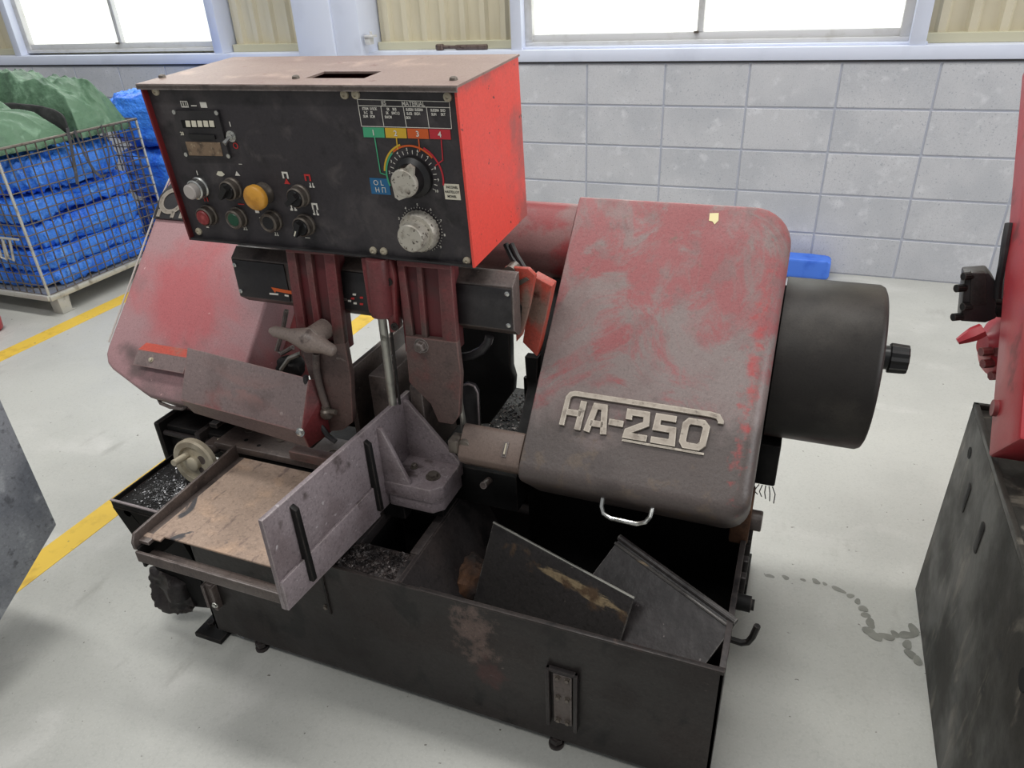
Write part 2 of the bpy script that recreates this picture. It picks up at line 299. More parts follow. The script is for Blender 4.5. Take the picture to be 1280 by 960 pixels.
# lettering: flat meshes of the built-in font, cached
TXT = {}
def glyphs(body, align='CENTER', bold=0.0):
    k = (body, align, bold)
    if k not in TXT:
        c = bpy.data.curves.new('lettering', 'FONT'); c.body = body; c.size = 1.0; c.align_x = align; c.align_y = 'CENTER'; c.offset = bold; c.resolution_u = 3
        o = bpy.data.objects.new('lettering', c); COL.objects.link(o)
        bpy.context.view_layer.update()
        me = bpy.data.meshes.new_from_object(o.evaluated_get(bpy.context.evaluated_depsgraph_get()))
        TXT[k] = ([v.co.copy() for v in me.vertices], [list(p.vertices) for p in me.polygons])
        bpy.data.objects.remove(o); bpy.data.curves.remove(c); bpy.data.meshes.remove(me)
    return TXT[k]
def text(name, body, o, ex, ey, size, mat, parent, wx=1.0, align='CENTER', bold=0.02, lift=None):
    vs, fs = glyphs(body, align, bold); m = MB(); o = Vector(o); ex = Vector(ex).normalized(); ey = Vector(ey).normalized()
    if lift: o = o + Vector(lift)
    m.add([o + ex * v.x * size * wx + ey * v.y * size for v in vs], fs)
    return m.build(name, mat, parent, smooth=False)
def lerp(a, b, t): return a + (b - a) * t
def chips(n, fn, size, rng=None):
    m = MB(); rg = rng or random
    for _ in range(n):
        p = Vector(fn(rg)); e = size * rg.uniform(.4, 1.4)
        q = [p + Vector((rg.uniform(-e, e), rg.uniform(-e, e), rg.uniform(0, e * .8))) for _ in range(4)]
        m.add(q, [(0, 1, 2), (0, 2, 3), (0, 3, 1), (1, 3, 2)])
    return m
# ================================================================ the setting
fl = MB().box(-9, 9, -9, .3, -.12, 0).build('floor', 'floor', org=(0, 0, 0), smooth=False); tag(fl, kind='structure')
for x0, x1 in ((-1.80, -1.70), (-.395, -.305)):
    MB().box(x0, x1, -8, .0, 0, .0012).build('floor_line', 'yellow_paint', fl, smooth=False, label='yellow painted floor line')
# oil drips on the concrete between the two saws
rg = random.Random(3)
def blot(px, py, rx, ry, rot=0):
    c = onZ(px, py, 0); m = MB(); n = 14; ph = rg.uniform(0, 6)
    pts = []
    for i in range(n):
        a = 2 * math.pi * i / n; k = 1 + .18 * math.sin(2 * a + ph) + .1 * math.sin(3 * a + 2 * ph)
        x, y = rx * k * math.cos(a), ry * k * math.sin(a)
        pts.append((c.x + x * math.cos(rot) - y * math.sin(rot), c.y + x * math.sin(rot) + y * math.cos(rot), .0006))
    blot.k += 1; m.prism([(a_, b_, .0002 + .00006 * blot.k) for a_, b_, c_ in pts], (0, 0, .0002)); m.build('oil_stain', 'oil_stain', fl, smooth=False)
blot.k = 0
for px, py, a, b, r in ((962, 720, .012, .008, 0), (982, 722, .010, .009, 0), (1004, 725, .007, .006, 0), (1020, 727, .013, .009, -.3), (1031, 730, .007, .006, 0), (1048, 737, .019, .009, -.5),
                        (1063, 745, .010, .009, 0), (1072, 752, .009, .010, 0), (1079, 761, .011, .013, 0), (1082, 769, .011, .011, 0), (1088, 779, .012, .018, .4), (1087, 790, .014, .020, .5), (1095, 796, .020, .012, -.3),
                        (1108, 796, .020, .012, .2), (1119, 793, .012, .010, 0), (1133, 794, .018, .014, .2), (1142, 788, .014, .020, 0), (1134, 806, .013, .014, 0), (1138, 818, .014, .014, 0), (1147, 826, .012, .014, 0)):
    blot(px, py, a * .9, b * .9, r)
# concrete block wall
wall = MB().box(-9.0, 6.8, .0035, .2, 0, 1.0).build('wall_back', 'mortar', org=(0, 0, 0), smooth=False); tag(wall, kind='structure')
bmesh_block = MB().box(-.1955, .1955, -.03, .03, -.0955, .0955)
b0 = bmesh_block.build('concrete_block', 'block', wall, bevel=.0025, seg=1, org=(0, 0, 0)); first = True
for i in range(-22, 17):
    for k in range(5):
        loc = Vector((.4 * i + .2, .03, .1 + .2 * k))
        if first: b0.location = loc; WL[b0.name] = loc; first = False
        else: shared('concrete_block', b0.data, loc, wall)
up = MB().box(-9.0, 6.8, .14, .2, 1.0, 3.2).build('wall_upper', 'siding_trim', org=(0, 0, 1.0), smooth=False); tag(up, kind='structure')
# corrugated siding between the windows
def siding(x0, x1):
    m = MB(); pts = []; x = x0; p = .118
    while x < x1 - 1e-4:
        for dx, y in ((0, .13), (.030, .13), (.042, .105), (.072, .105), (.084, .13)):
            if x + dx <= x1: pts.append((x + dx, y))
        x += p
    pts.append((x1, .13))
    v = []; f = []
    for (a, y) in pts: v += [(a, y, 1.105), (a, y, 3.2)]
    for i in range(len(pts) - 1): f.append((2 * i, 2 * i + 2, 2 * i + 3, 2 * i + 1))
    m.add(v, f); m.build('siding_panel', 'siding', up, smooth=False)
    MB().box(x0, x1, .085, .135, 1.066, 1.108).build('siding_base_trim', 'siding_trim', up, bevel=.003, smooth=False)
for a, b in ((-9.0, -3.76), (-1.895, -1.31), (-.86, -.035), (1.925, 6.8)): siding(a, b)
sill = MB().box(-9.0, 6.8, -.012, .15, 1.009, 1.066).build('trim_1', 'white_steel', org=(0, 0, 1.03), bevel=.004); tag(sill, kind='structure')
MB().box(-9.0, 6.8, -.003, .12, 1.0, 1.009).build('sealant_gap', 'sealant', sill, smooth=False)
MB().box(.0, 1.93, .02, .15, 1.066, 1.078).build('window_ledge', 'white_steel', sill, bevel=.002)
def window(name, x0, x1, xm):
    root = empty(name, ((x0 + x1) / 2, .1, 1.066)); tag(root, kind='structure')
    for a, b in ((x0 - .055, x0 + .005), (x1 - .005, x1 + .06)):
        MB().box(a, b, -.004, .15, 1.066, 3.0).build('jamb_post', 'white_steel', root, bevel=.004)
    MB().box(x0, x1, .05, .13, 1.078, 1.098).build('bottom_rail', 'aluminium', root, bevel=.003)
    MB().box(x0 + .03, x1 - .03, .062, .12, 1.098, 1.132).build('sash_rail', 'aluminium', root, bevel=.003)
    MB().box(x0, x1, .05, .13, 2.72, 2.78).build('top_rail', 'aluminium', root, bevel=.003)
    for a, b in ((x0, x0 + .045), (x1 - .045, x1)):
        MB().box(a, b, .05, .13, 1.098, 2.72).build('sash_stile', 'aluminium', root, bevel=.003)
    MB().box(xm - .018, xm + .012, .058, .12, 1.132, 2.72).build('mullion', 'aluminium', root, bevel=.003)
    MB().box(xm - .03, xm - .008, .046, .058, 1.126, 1.136).build('sash_catch', 'bolt', root)
    for a, b in ((x0 + .045, xm - .018), (xm + .012, x1 - .045)):
        MB().box(a, b, .09, .096, 1.132, 2.72).build('pane', 'window_glass', root, smooth=False, label='bright frosted window pane')
window('window_1', .045, 1.86, .948)
window('window_2', -3.66, -1.965, -2.78)
cl = MB().box(-1.275, -1.03, -.10, .14, 0, 3.2).box(-1.03, -.865, -.085, .14, 0, 3.2).build('trim_2', 'white_steel', org=(-1.06, 0, 0), bevel=.004); tag(cl, kind='structure')
c = onY(461, 47, -.06)
MB().box(c.x - .02, c.x + .012, -.075, -.03, c.z - .035, c.z + .0).box(c.x - .02, c.x + .03, -.08, -.02, c.z + .0, c.z + .012).cyl((c.x + .01, -.05, c.z), (c.x + .01, -.05, c.z + .03), .007).build('clip', 'aluminium', cl, bevel=.002)

# ratchet handle lying on the sill
a = onY(550, 60, .03); b = onY(609, 61, .03); zz = 1.0665
t = empty('ratchet_wrench', (a.x, .03, zz)); tag(t, 'brown steel ratchet wrench lying on the white window sill', 'wrench')
MB().lathe((a.x, .03, zz), (0, 0, 1), [(.018, 0), (.024, .005), (.024, .026), (.018, .031)], 18).build('head', 'wrench_steel', t)
MB().tube([(a.x + .015, .03, zz + .016), (a.x + .09, .03, zz + .015), (a.x + .1, .03, zz + .014), (b.x, .03, zz + .014)], [.010, .009, .013, .0135], 10).build('handle', 'wrench_steel', t)
# blue sheet on the floor by the wall

# ---------------------------------------------------------------- cloth bundles
def bundle(c, d, seed, amp=.02, freq=9.0, stretch=(1, 1, 1), e=.45, nu=56, nv=28, warp=.0, zlim=None):
    c = Vector(c); L = []; off = Vector((seed * 3.7, seed * 1.3, seed * 7.1))
    def sp(x): return math.copysign(abs(x) ** e, x)
    for j in range(1, nv):
        ph = -math.pi / 2 + math.pi * j / nv; row = []
        for i in range(nu):
            th = 2 * math.pi * i / nu
            q = Vector((sp(math.cos(ph)) * sp(math.cos(th)), sp(math.cos(ph)) * sp(math.sin(th)), sp(math.sin(ph))))
            p = Vector((q.x * d[0], q.y * d[1], q.z * d[2]))
            s = Vector((p.x * stretch[0], p.y * stretch[1], p.z * stretch[2]))
            s = s + Vector((noise.noise(p * 4 + off), noise.noise(p * 4 - off), noise.noise(p * 3 + off * 2))) * warp
            r = (1 - abs(noise.noise(s * freq + off)) * 2.2) ; r = r * abs(r)
            r2 = (1 - abs(noise.noise(s * freq * 2.3 + off * 2)) * 2.2); r2 = r2 * abs(r2)
            big = noise.noise(p * 2.2 + off)
            nrm = Vector((q.x / d[0], q.y / d[1], q.z / d[2])).normalized()
            v_ = c + p + nrm * (amp * (r * .8 + r2 * .45) + amp * 1.2 * big)
            if zlim: v_.z = min(max(v_.z, zlim[0]), zlim[1])
            row.append(v_)
        L.append(row)
    return MB().loops(L)
o = bundle((1.50, -.075, .054), (.20, .05, .050), 5, .004, 14, e=.22).build('plastic_sheet', 'blue_sheet')
tag(o, 'folded blue plastic sheet on the floor against the block wall', 'sheet')

# ---------------------------------------------------------------- mesh cage with tarps
CX0, CX1, CY0, CY1, CZ0, CZ1 = -2.92, -1.90, -1.60, -.785, .115, .815
cg = empty('mesh_cage', ((CX0 + CX1) / 2, (CY0 + CY1) / 2, 0)); tag(cg, 'galvanized wire mesh pallet cage full of blue tarps', 'cage')
def wire(p0, p1, r=.0028): MB().cyl(p0, p1, r, 6).build('wire', 'cage_wire', cg)
n = 16
for x in (CX1, CX0):
    for i in range(n + 1):
        y = lerp(CY0, CY1, i / n); wire((x, y, CZ0), (x, y, CZ1), .0034)
    for k in range(15):
        z = lerp(CZ0, CZ1, k / 14); wire((x + .005, CY0, z), (x + .005, CY1, z), .0065 if k == 14 else .0030)
for y in (CY0, CY1):
    for i in range(1, 20):
        x = lerp(CX0, CX1, i / 20); wire((x, y, CZ0), (x, y, CZ1), .0034)
    for k in range(15):
        z = lerp(CZ0, CZ1, k / 14); wire((CX0, y - .005, z), (CX1, y - .005, z), .0065 if k == 14 else .0030)
for x in (CX0, CX1):
    for y in (CY0, CY1): MB().cyl((x, y, CZ0 - .02), (x, y, CZ1 + .004), .007, 8).build('corner_post', 'cage_steel', cg)
for y in (CY0, CY1): MB().box(CX0 - .01, CX1 + .01, y - .02, y + .02, .088, .115).build('base_rail', 'cage_steel', cg, bevel=.004)
for x in (CX0, CX1): MB().box(x - .02, x + .02, CY0 - .01, CY1 + .01, .086, .113).build('base_rail', 'cage_steel', cg, bevel=.004)
MB().box(CX0, CX1, CY0, CY1, .100, .108).build('base_deck', 'cage_steel', cg, smooth=False)
for x in (CX0 + .02, CX1 - .02):
    for y in (CY0 + .06, CY1 - .06):
        m = MB()
        pr = [(-.030, 0), (-.034, .088), (.034, .088), (.028, .010), (.050, .006), (.050, 0)]
        m.prism([(x - .035, y + a, z) for a, z in pr], (.065, 0, 0)); m.build('foot', 'cage_steel', cg, bevel=.003)
m = MB()
for k in (0, 1): m.tube([(CX1 - .16 - .05 * k, CY0 - .012, .40), (CX1 - .16 - .05 * k, CY0 - .02, .30), (CX1 - .13 - .05 * k, CY0 - .02, .29), (CX1 - .11 - .05 * k, CY0 - .012, .40)], .006, 8)
m.tube([(CX1 - .23, CY0 - .012, .40), (CX1 - .05, CY0 - .012, .40)], .006, 8)
m.build('gate_latch', 'cage_steel', cg)
layers = [(.115, .205, 'flattened blue tarp at the very bottom of the wire cage'), (.207, .305, 'folded blue tarp, second from the bottom of the wire cage'), (.307, .445, 'thick folded blue tarp in the middle of the wire cage stack'),
          (.447, .560, 'folded blue tarp, second from the top of the wire cage stack'), (.562, .760, 'puffy blue tarp on top of the cage stack, under the green tarp')]
for k, (z0, z1, lb) in enumerate(layers):
    hz = (z1 - z0) / 2
    o = bundle(((CX0 + CX1) / 2, (CY0 + CY1) / 2, (z0 + z1) / 2), (.468, .362, hz - .002), k + 1, .026, 15, (1.3, 1.0, 1.2), .36 if k < 4 else .52, 320, 52, .07, (z0, z1)).build('blue_tarp', 'blue_tarp', angle=80)
    tag(o, lb, 'tarp', 'blue tarps stacked in the cage')
def crumple(x0, x1, y0, y1, zfn, seed, amp=.05, freq=4.2, n=110, ang=.5):
    """a crumpled cloth sheet with real folds over a mound"""
    off = Vector((seed * 5.1, seed * 2.3, 0)); ca, sa = math.cos(ang), math.sin(ang); top = []; N_ = n
    for j in range(N_ + 1):
        row = []
        for i in range(N_ + 1):
            u, v = i / N_, j / N_; x, y = lerp(x0, x1, u), lerp(y0, y1, v)
            x += .03 * noise.noise(Vector((y * 5, seed, 0))); y += .03 * noise.noise(Vector((x * 5, seed + 9, 0)))
            q = Vector((x * ca - y * sa, (x * sa + y * ca) * .42, 0)); q += Vector((noise.noise(Vector((x, y, 0)) * 3 + off), noise.noise(Vector((x, y, 5)) * 3 - off), 0)) * .14
            r1 = 1 - abs(noise.noise(q * freq + off)) * 2.4; r2 = 1 - abs(noise.noise(q * freq * 2.4 - off)) * 2.4; r3 = 1 - abs(noise.noise(q * freq * 5 + off * 3)) * 2.4
            edge = min(min(u, 1 - u) / .16, min(v, 1 - v) / .22, 1); edge = math.sin(edge * math.pi / 2)
            z = .772 + (zfn(x, y) - .772) * edge + amp * (r1 * .7 + r2 * .50 + r3 * .30) * (.25 + .75 * edge)
            row.append(Vector((x, y, max(z, .770))))
        top.append(row)
    m = MB(); w = N_ + 1
    vs = [p for r_ in top for p in r_]; nv = len(vs); vs = vs + [p - Vector((0, 0, .006)) for p in vs]; fs = []
    for j in range(N_):
        for i in range(N_):
            a, b, c, d = j * w + i, j * w + i + 1, (j + 1) * w + i + 1, (j + 1) * w + i
            fs.append((a, b, c, d)); fs.append((nv + a, nv + d, nv + c, nv + b))
    rim = [i for i in range(w)] + [j * w + N_ for j in range(1, w)] + [N_ * w + i for i in range(N_ - 1, -1, -1)] + [j * w for j in range(N_ - 1, 0, -1)]
    for k in range(len(rim)): a, b = rim[k], rim[(k + 1) % len(rim)]; fs.append((a, nv + a, nv + b, b))
    return m.add(vs, fs)
def sm(a, b, x): t = min(max((x - a) / (b - a), 0), 1); return t * t * (3 - 2 * t)
o = crumple(-2.895, -1.915, CY0 + .02, -1.19, lambda x, y: .885 + .07 * sm(-1.95, -2.5, x), 3, .048, 4.2, 140, .75).build('green_tarp', 'green_tarp', angle=80)
tag(o, 'pale green crumpled tarp spilling along the front of the cage top', 'tarp', 'green tarps on the cage')
o = crumple(-2.895, -1.915, -1.115, CY1 - .02, lambda x, y: .945 + .08 * sm(-1.95, -2.5, x), 8, .050, 3.6, 140, 2.3).build('green_tarp', 'green_tarp', angle=80)
tag(o, 'darker green crumpled tarp heaped along the back of the cage top', 'tarp', 'green tarps on the cage')
o = bundle((-2.40, -1.168, .860), (.46, .013, .085), 61, .006, 9, (.5, 1, 1), .6, 120, 30, .08, (.771, 1.1)).build('dark_cover', 'dark_cloth', angle=80)
tag(o, 'dark grey folded cloth wedged between the two green tarps', 'cloth')
# black straps hanging from the green tarps over the cage face
def xs(px, py): return onX(px, py, CX1 + .016)
MB().ribbon([xs(84, 160), xs(88, 178), xs(92, 200), xs(97, 230)], (0, 1, 0), .018, .002).build('strap_end', 'strap'); o = bpy.data.objects['strap_end']; o.name = 'webbing_strap'
tag(o, 'straight black webbing strap hanging down the cage mesh', 'strap')
pts = [(93, 163), (100, 180), (108, 198), (118, 214), (126, 221), (133, 219), (137, 208), (136, 190), (131, 172), (126, 157)]
o = MB().ribbon([xs(*p_) for p_ in pts], (0, .7, .7), .016, .002).build('webbing_strap', 'strap'); tag(o, 'looped black webbing strap hanging down the cage mesh', 'strap')
# taller blue bundles standing behind the cage
for k, (z0, z1, lb) in enumerate(((0.0, .31, 'blue tarp bundle on the floor behind the wire cage'), (.315, .62, 'blue tarp bundle in the middle of the pile behind the cage'), (.625, .93, 'blue tarp bundle crowning the pile behind the cage'))):
    o = bundle((-1.98, -.40, (z0 + z1) / 2), (.36, .24, (z1 - z0) / 2 - .006), 20 + k, .022, 10, (1, 1, 1.3), .42, 140, 50, .06, (z0, z1)).build('blue_tarp', 'blue_tarp', angle=80)
    tag(o, lb, 'tarp', 'blue tarps piled behind the cage')
# ================================================================ the band saw
saw = empty('band_saw', (.9, -2.65, 0))
tag(saw, 'grimy red and black horizontal band saw with HA-250 badge and control box', 'band saw')
YF = -2.985
# ---- tank
XL, XR, ZT = .335, 1.511, .358
tank = MB().box(XL, XR, YF + .01, -2.30, .035, .06).box(XR - .008, XR, YF, -2.30, .035, ZT - .006).box(XL, XR, -2.308, -2.30, .035, ZT).box(XL, XL + .008, YF, -2.30, .035, ZT).build('tank', 'dark_tank', saw, bevel=.0015, seg=1)
fp = MB().box(XL, XR, YF, YF + .008, .035, ZT).build('front_plate', 'front_tank', saw, bevel=.0015, seg=1)
MB().box(.93, XR, YF - .001, YF + .009, ZT - .003, ZT + .002).build('rim', 'front_tank', fp, bevel=.001)
MB().box(XR - .010, XR + .001, YF + .010, -2.62, ZT - .006, ZT + .001).build('rim', 'dark_tank', tank, bevel=.001)
# framed plate with six bolts
fr = MB().box(1.193, 1.201, YF - .014, YF, .092, .254).box(1.249, 1.257, YF - .014, YF, .092, .254).box(1.193, 1.257, YF - .010, YF, .246, .254).build('bolt_frame', 'dark_tank', fp, bevel=.002)
MB().box(1.207, 1.244, YF - .006, YF, .098, .240).build('bolt_plate', 'brown_steel', fp, bevel=.0015)
def hexbolt(p, axis, r, h, parent, name='bolt', mat='bolt'):
    p = Vector(p); a = Vector(axis).normalized()
    return MB().lathe(p, a, [(r * 1.45, 0), (r * 1.45, h * .25)], 16).lathe(p + a * h * .25, a, [(r * 1.05, 0), (r * 1.05, h * .65), (r * .8, h * .75)], 6).build(name, mat, parent, angle=30)
for x in (1.2165, 1.2355):
    for z in (.232, .176, .108): hexbolt((x, YF - .006, z), (0, -1, 0), .0042, .006, fp)
sx = onY(400, 700, YF)
MB().box(.698, .7035, YF - .004, YF, .215, .352).build('seam', 'black_oily', fp)
for z in (.322, .232): hexbolt((.692, YF, z), (0, -1, 0), .0045, .006, fp)
m = MB().box(.352, .360, YF - .018, YF, .130, .20).box(.376, .384, YF - .018, YF, .130, .20).box(.360, .376, YF - .010, YF, .140, .20); m.build('clamp', 'brown_steel', fp, bevel=.0015)
hexbolt((.382, YF - .018, .150), (0, -1, 0), .0055, .006, fp, mat='chrome')
for x, y in ((.455, YF - .008), (1.205, YF - .008)):
    MB().cyl((x, y + .02, .0), (x, y + .02, .05), .007, 12).lathe((x, y + .02, .012), (0, 0, 1), [(.014, 0), (.014, .012)], 6).lathe((x, y + .02, 0), (0, 0, 1), [(.016, 0), (.016, .006)], 16).build('levelling_screw', 'dark_tank', tank)
MB().box(.272, .352, -3.000, -2.935, 0, .014).build('foot_plate', 'black_oily', tank, bevel=.002)
MB().cyl((.295, -2.965, .014), (.295, -2.965, .024), .009, 6).build('foot_bolt', 'black_oily', tank)
for a_, b_, c_, d_ in ((1.45, 1.53, -2.42, -2.30), (.34, .42, -2.42, -2.30), (1.42, 1.50, -2.96, -2.90)): MB().box(a_, b_, c_, d_, 0, .035).build('foot_plate', 'black_oily', tank, bevel=.002)
# side fittings on the right wall
MB().tube([(XR, -2.872, .318), (XR + .020, -2.872, .316), (XR + .031, -2.872, .322), (XR + .037, -2.872, .338), (XR + .042, -2.872, .368)], .006, 8).build('hook', 'black_oily', tank)
MB().cyl((XR, -2.755, .30), (XR + .028, -2.755, .30), .016, 14).cyl((XR + .028, -2.755, .30), (XR + .034, -2.755, .30), .011, 14).build('drain_stub', 'black_oily', tank)
for k in range(5): MB().box(XR, XR + .012, -2.72 + .05 * k, -2.70 + .05 * k, .24, .33).build('side_lug', 'dark_tank', tank, bevel=.003)
MB().cyl((XR - .004, -2.60, .385), (XR + .026, -2.60, .385), .022, 16).build('hinge_boss', 'brown_steel', saw, bevel=.003)
MB().box(XR - .035, XR + .004, -2.64, -2.55, .345, .44).build('hinge_bracket', 'rust', saw, bevel=.006)
# ---- deck over the left part of the tank, with a square drop opening
dk = MB().box(XL + .008, .745, YF + .008, -2.62, ZT - .03, ZT - .004).box(.745, .880, YF + .008, -2.895, ZT - .03, ZT - .004).box(.745, .880, -2.72, -2.62, ZT - .03, ZT - .004).box(.862, .882, -2.895, -2.62, ZT - .03, ZT).build('deck', 'dark_tank', saw, bevel=.002)
MB().box(.745, .862, -2.895, -2.72, .14, .15).box(.735, .745, -2.895, -2.72, .14, ZT - .03).box(.862, .870, -2.895, -2.72, .14, ZT - .03).box(.745, .862, -2.73, -2.72, .14, ZT - .03).build('drop_chute', 'black_oily', dk)
o = chips(2600, lambda r: (r.uniform(.62, .865), r.uniform(YF + .012, -2.900), ZT - .005), .0042, random.Random(5)).build('metal_chips', 'chip_dark', dk, smooth=False, kind='stuff')
# sloping partition between deck and trough
MB().prism([(.876, YF + .01, ZT - .002), (.886, YF + .01, ZT - .002), (1.02, YF + .01, .06), (1.01, YF + .01, .06)], (0, .36, 0)).build('sloping_partition', 'dark_tank', saw)
o = bundle(on(588, 722, (.886, 0, .356), (.296, 0, .134)), (.030, .045, .032), 31, .016, 18, e=.9, nu=36, nv=18).build('sludge_lump', 'rust', saw, kind='stuff')
MB().box(1.0, XR - .01, -2.56, -2.55, .06, .62).build('trough_back', 'black_oily', saw)
# ---- support plate, small dark tray, rag, at the left end
yb = -2.972
pl = [onY(*p_, yb) for p_ in ((141, 634), (150, 629), (205, 640), (262, 735), (262, 760), (228, 757))]
hc = onY(159, 641, yb)
ring_ = [Vector((hc.x + .011 * math.cos(a_), yb, hc.z + .011 * math.sin(a_))) for a_ in [2 * math.pi * k / 16 + .3 for k in range(17)]]
i0 = min(range(len(pl)), key=lambda i: (pl[i] - ring_[0]).length)
if sum(pl[i].x * pl[(i + 1) % len(pl)].z - pl[(i + 1) % len(pl)].x * pl[i].z for i in range(len(pl))) > 0: ring_ = ring_[::-1]
pl = pl[:i0 + 1] + ring_ + [pl[i0].copy()] + pl[i0 + 1:]      # outline with a real round hole, joined by a slit
m = MB(); m.prism(pl, (0, .010, 0)); sp_ = m.build('support_plate', 'matt_black', saw)
m = MB(); tx0, tx1, ty0, ty1, tz = .160, .375, -3.004, -2.800, .385
m.box(tx0, tx1, ty0, ty1, tz, tz + .004).box(tx0, tx1, ty0, ty0 + .003, tz - .004, tz + .018).box(tx0, tx0 + .003, ty0, ty1, tz, tz + .018).box(tx0, tx1, ty1 - .003, ty1, tz, tz + .018)
st = m.build('chip_tray', 'black_oily', saw, bevel=.001, seg=1)
MB().box(tx0, tx1, ty0 - .001, ty0 + .004, tz + .016, tz + .0195).build('tray_lip', 'jaw_steel', st)
chips(5000, lambda r: (min(tx1 - .01, max(tx0 + .01, r.gauss(.30, .055))), min(ty1 - .01, max(ty0 + .008, r.gauss(-2.91, .05))), tz + .004), .0024, random.Random(8)).build('metal_chips', 'chip', st, smooth=False, kind='stuff')
c = onY(222, 730, -2.95)
bundle((c.x, -2.96, c.z), (.058, .030, .052), 41, .026, 11, e=.55, nu=44, nv=24).build('grimy_rag', 'dark_tank', saw)
# ---- discharge tray
m = MB(); ax0, ax1, ay0, ay1, az = .372, .735, -3.128, -2.815, .438
m.box(ax0 + .02, ax1, ay0 + .034, ay1, az, az + .005).box(ax0 + .004, ax0 + .05, ay0 + .022, ay0 + .034, az, az + .005)
dt = m.build('discharge_tray', 'tray_rust', saw, bevel=.001, seg=1)
pr = [(ay0 - .004, .428), (ay0 - .004, .445), (ay0 + .006, .462), (ay1, .476), (ay1, .418), (ay0 + .02, .405)]
MB().prism([(ax0, y, z) for y, z in pr], (.006, 0, 0)).build('side_flange', 'brown_steel', dt, bevel=.0015)
MB().box(ax0, ax0 + .03, ay0 + .01, ay1, .434, .442).build('flange_foot', 'brown_steel', dt, bevel=.001)
MB().box(ax0 + .004, ax1 + .006, ay0 - .006, ay0, .398, .424).box(ax0 + .004, ax1 + .006, ay0, ay0 + .03, .398, .403).build('front_lip', 'brown_steel', dt, bevel=.0015)
MB().box(ax0 + .006, ax0 + .012, ay0 + .0, ay1, .38, .43).box(ax1 - .010, ax1, ay0 + .0, ay1, .385, .438).build('tray_bearer', 'black_oily', dt)
MB().box(.45, .68, -2.995, -2.80, ZT - .003, .436).build('tray_support', 'matt_black', saw, bevel=.002)
# ---- fixed vise jaw with gusset bracket
def jx(y): return lerp(.742, .776, (y + 3.150) / (.465))
J0, J1 = -3.150, -2.690
m = MB(); th = .010
m.prism([(jx(J0), J0, .408), (jx(J0), J0, .616), (jx(J1), J1, .622), (jx(J1), J1, .50), (jx(-2.80), -2.80, .405)], (th, -.001, 0)); jw = m.build('vise_jaw', 'jaw_steel', saw, bevel=.0015)
m = MB(); m.prism([(jx(J0) + th, J0, .408), (jx(J0) + th, J0, .476), (jx(-2.86) + th, -2.86, .486), (jx(-2.86) + th, -2.86, .405)], (.006, 0, 0)); m.build('lower_bar', 'jaw_steel', jw, bevel=.001)
for y in (-3.088, -2.868):
    x = jx(y) + th; MB().prism([(x, y, .425), (x, y, .600), (x + .012, y, .592), (x + .016, y, .425)], (0, .012, 0)).build('stiffener', 'black_oily', jw, bevel=.0015)
bx = jx(-2.78) + th
MB().prism([(bx - .012, -2.824, .438), (.884, -2.824, .438), (.906, -2.802, .438), (.906, -2.706, .438), (bx - .012, -2.705, .438)], (0, 0, .034)).build('bracket_foot', 'jaw_steel', jw, bevel=.0025)
MB().prism([(bx, -2.818, .405), (.882, -2.818, .405), (.902, -2.798, .405), (.902, -2.709, .405), (bx, -2.708, .405)], (0, 0, .032)).build('bracket_packer', 'jaw_steel', jw, bevel=.003)
for y, xe, zt_ in ((-2.822, .836, .606), (-2.722, .906, .616)):
    x = jx(y); MB().prism([(x, y, .465), (x, y, zt_), (x + .020, y, zt_ - .004), (xe, y, .478), (xe, y, .465)], (0, .011, 0)).build('gusset', 'jaw_steel', jw, bevel=.003)
for x, y in ((.815, -2.760), (.870, -2.778)): hexbolt((x, y, .472), (0, 0, 1), .011 if x > .85 else .006, .010, jw)
MB().box(.745, .80, -2.80, -2.70, ZT - .004, .406).box(.80, .880, -2.770, -2.715, ZT - .004, .406).build('bracket_pillar', 'black_oily', saw, bevel=.002)
# ---- vise table and its handwheel
tb = MB().box(.300, .735, -2.806, -2.700, .444, .462).build('vise_table', 'brown_steel', saw, bevel=.002)
for x, y in ((.35, -2.735), (.45, -2.745), (.53, -2.755), (.60, -2.755)): MB().lathe((x, y, .462), (0, 0, 1), [(.013, 0), (.013, .002), (.008, .002), (.008, .0005)], 14).build('counterbored_bolt', 'bolt', tb)
for x, y in ((.37, -2.775), (.415, -2.785), (.57, -2.79)): MB().cyl((x, y, .4621), (x, y, .4626), .005, 10).build('bolt_hole', 'void_black', tb)
MB().box(.255, .335, -2.800, -2.745, .430, .443).build('table_step', 'brown_steel', tb, bevel=.002)
hexbolt((.285, -2.775, .443), (0, 0, 1), .005, .006, tb, mat='cast_pale')
MB().box(.30, .735, -2.79, -2.62, ZT - .003, .444).build('bed', 'black_oily', saw, bevel=.003)
hexbolt((.325, -2.79, .418), (0, -1, 0), .006, .008, tb, mat='cast_pale')
hb = Vector((.298, -2.868, .446)); hd = (Vector((.02, -1, .12))).normalized(); g_ = 1.28
hw = MB().lathe(hb, hd, [(r_ * g_, h_) for r_, h_ in ((.041, -.010), (.046, -.006), (.0465, .006), (.043, .010), (.033, .010), (.030, .002), (.030, -.002))], 40).lathe(hb, hd, [(.031 * g_, -.004), (.031 * g_, .003)], 40).lathe(hb, hd, [(.017, 0), (.017, .014), (.013, .017)], 24).build('handwheel', 'cast_pale', saw, angle=40)
tt = hd.cross(Vector((0, 0, 1))).normalized(); uu = tt.cross(hd)
MB().cyl(hb - tt * -.020 + uu * .016 + hd * .0, hb - tt * -.020 + uu * .016 + hd * .045, .0078, 14).build('crank_grip', 'cast_pale', hw)
MB().lathe(hb - tt * .020 + uu * .010, hd, [(.011, .0032), (.011, .0036)], 20).lathe(hb - tt * .016 - uu * .018, hd, [(.008, .0032), (.008, .0036)], 20).build('wheel_hole', 'brown_steel', hw)
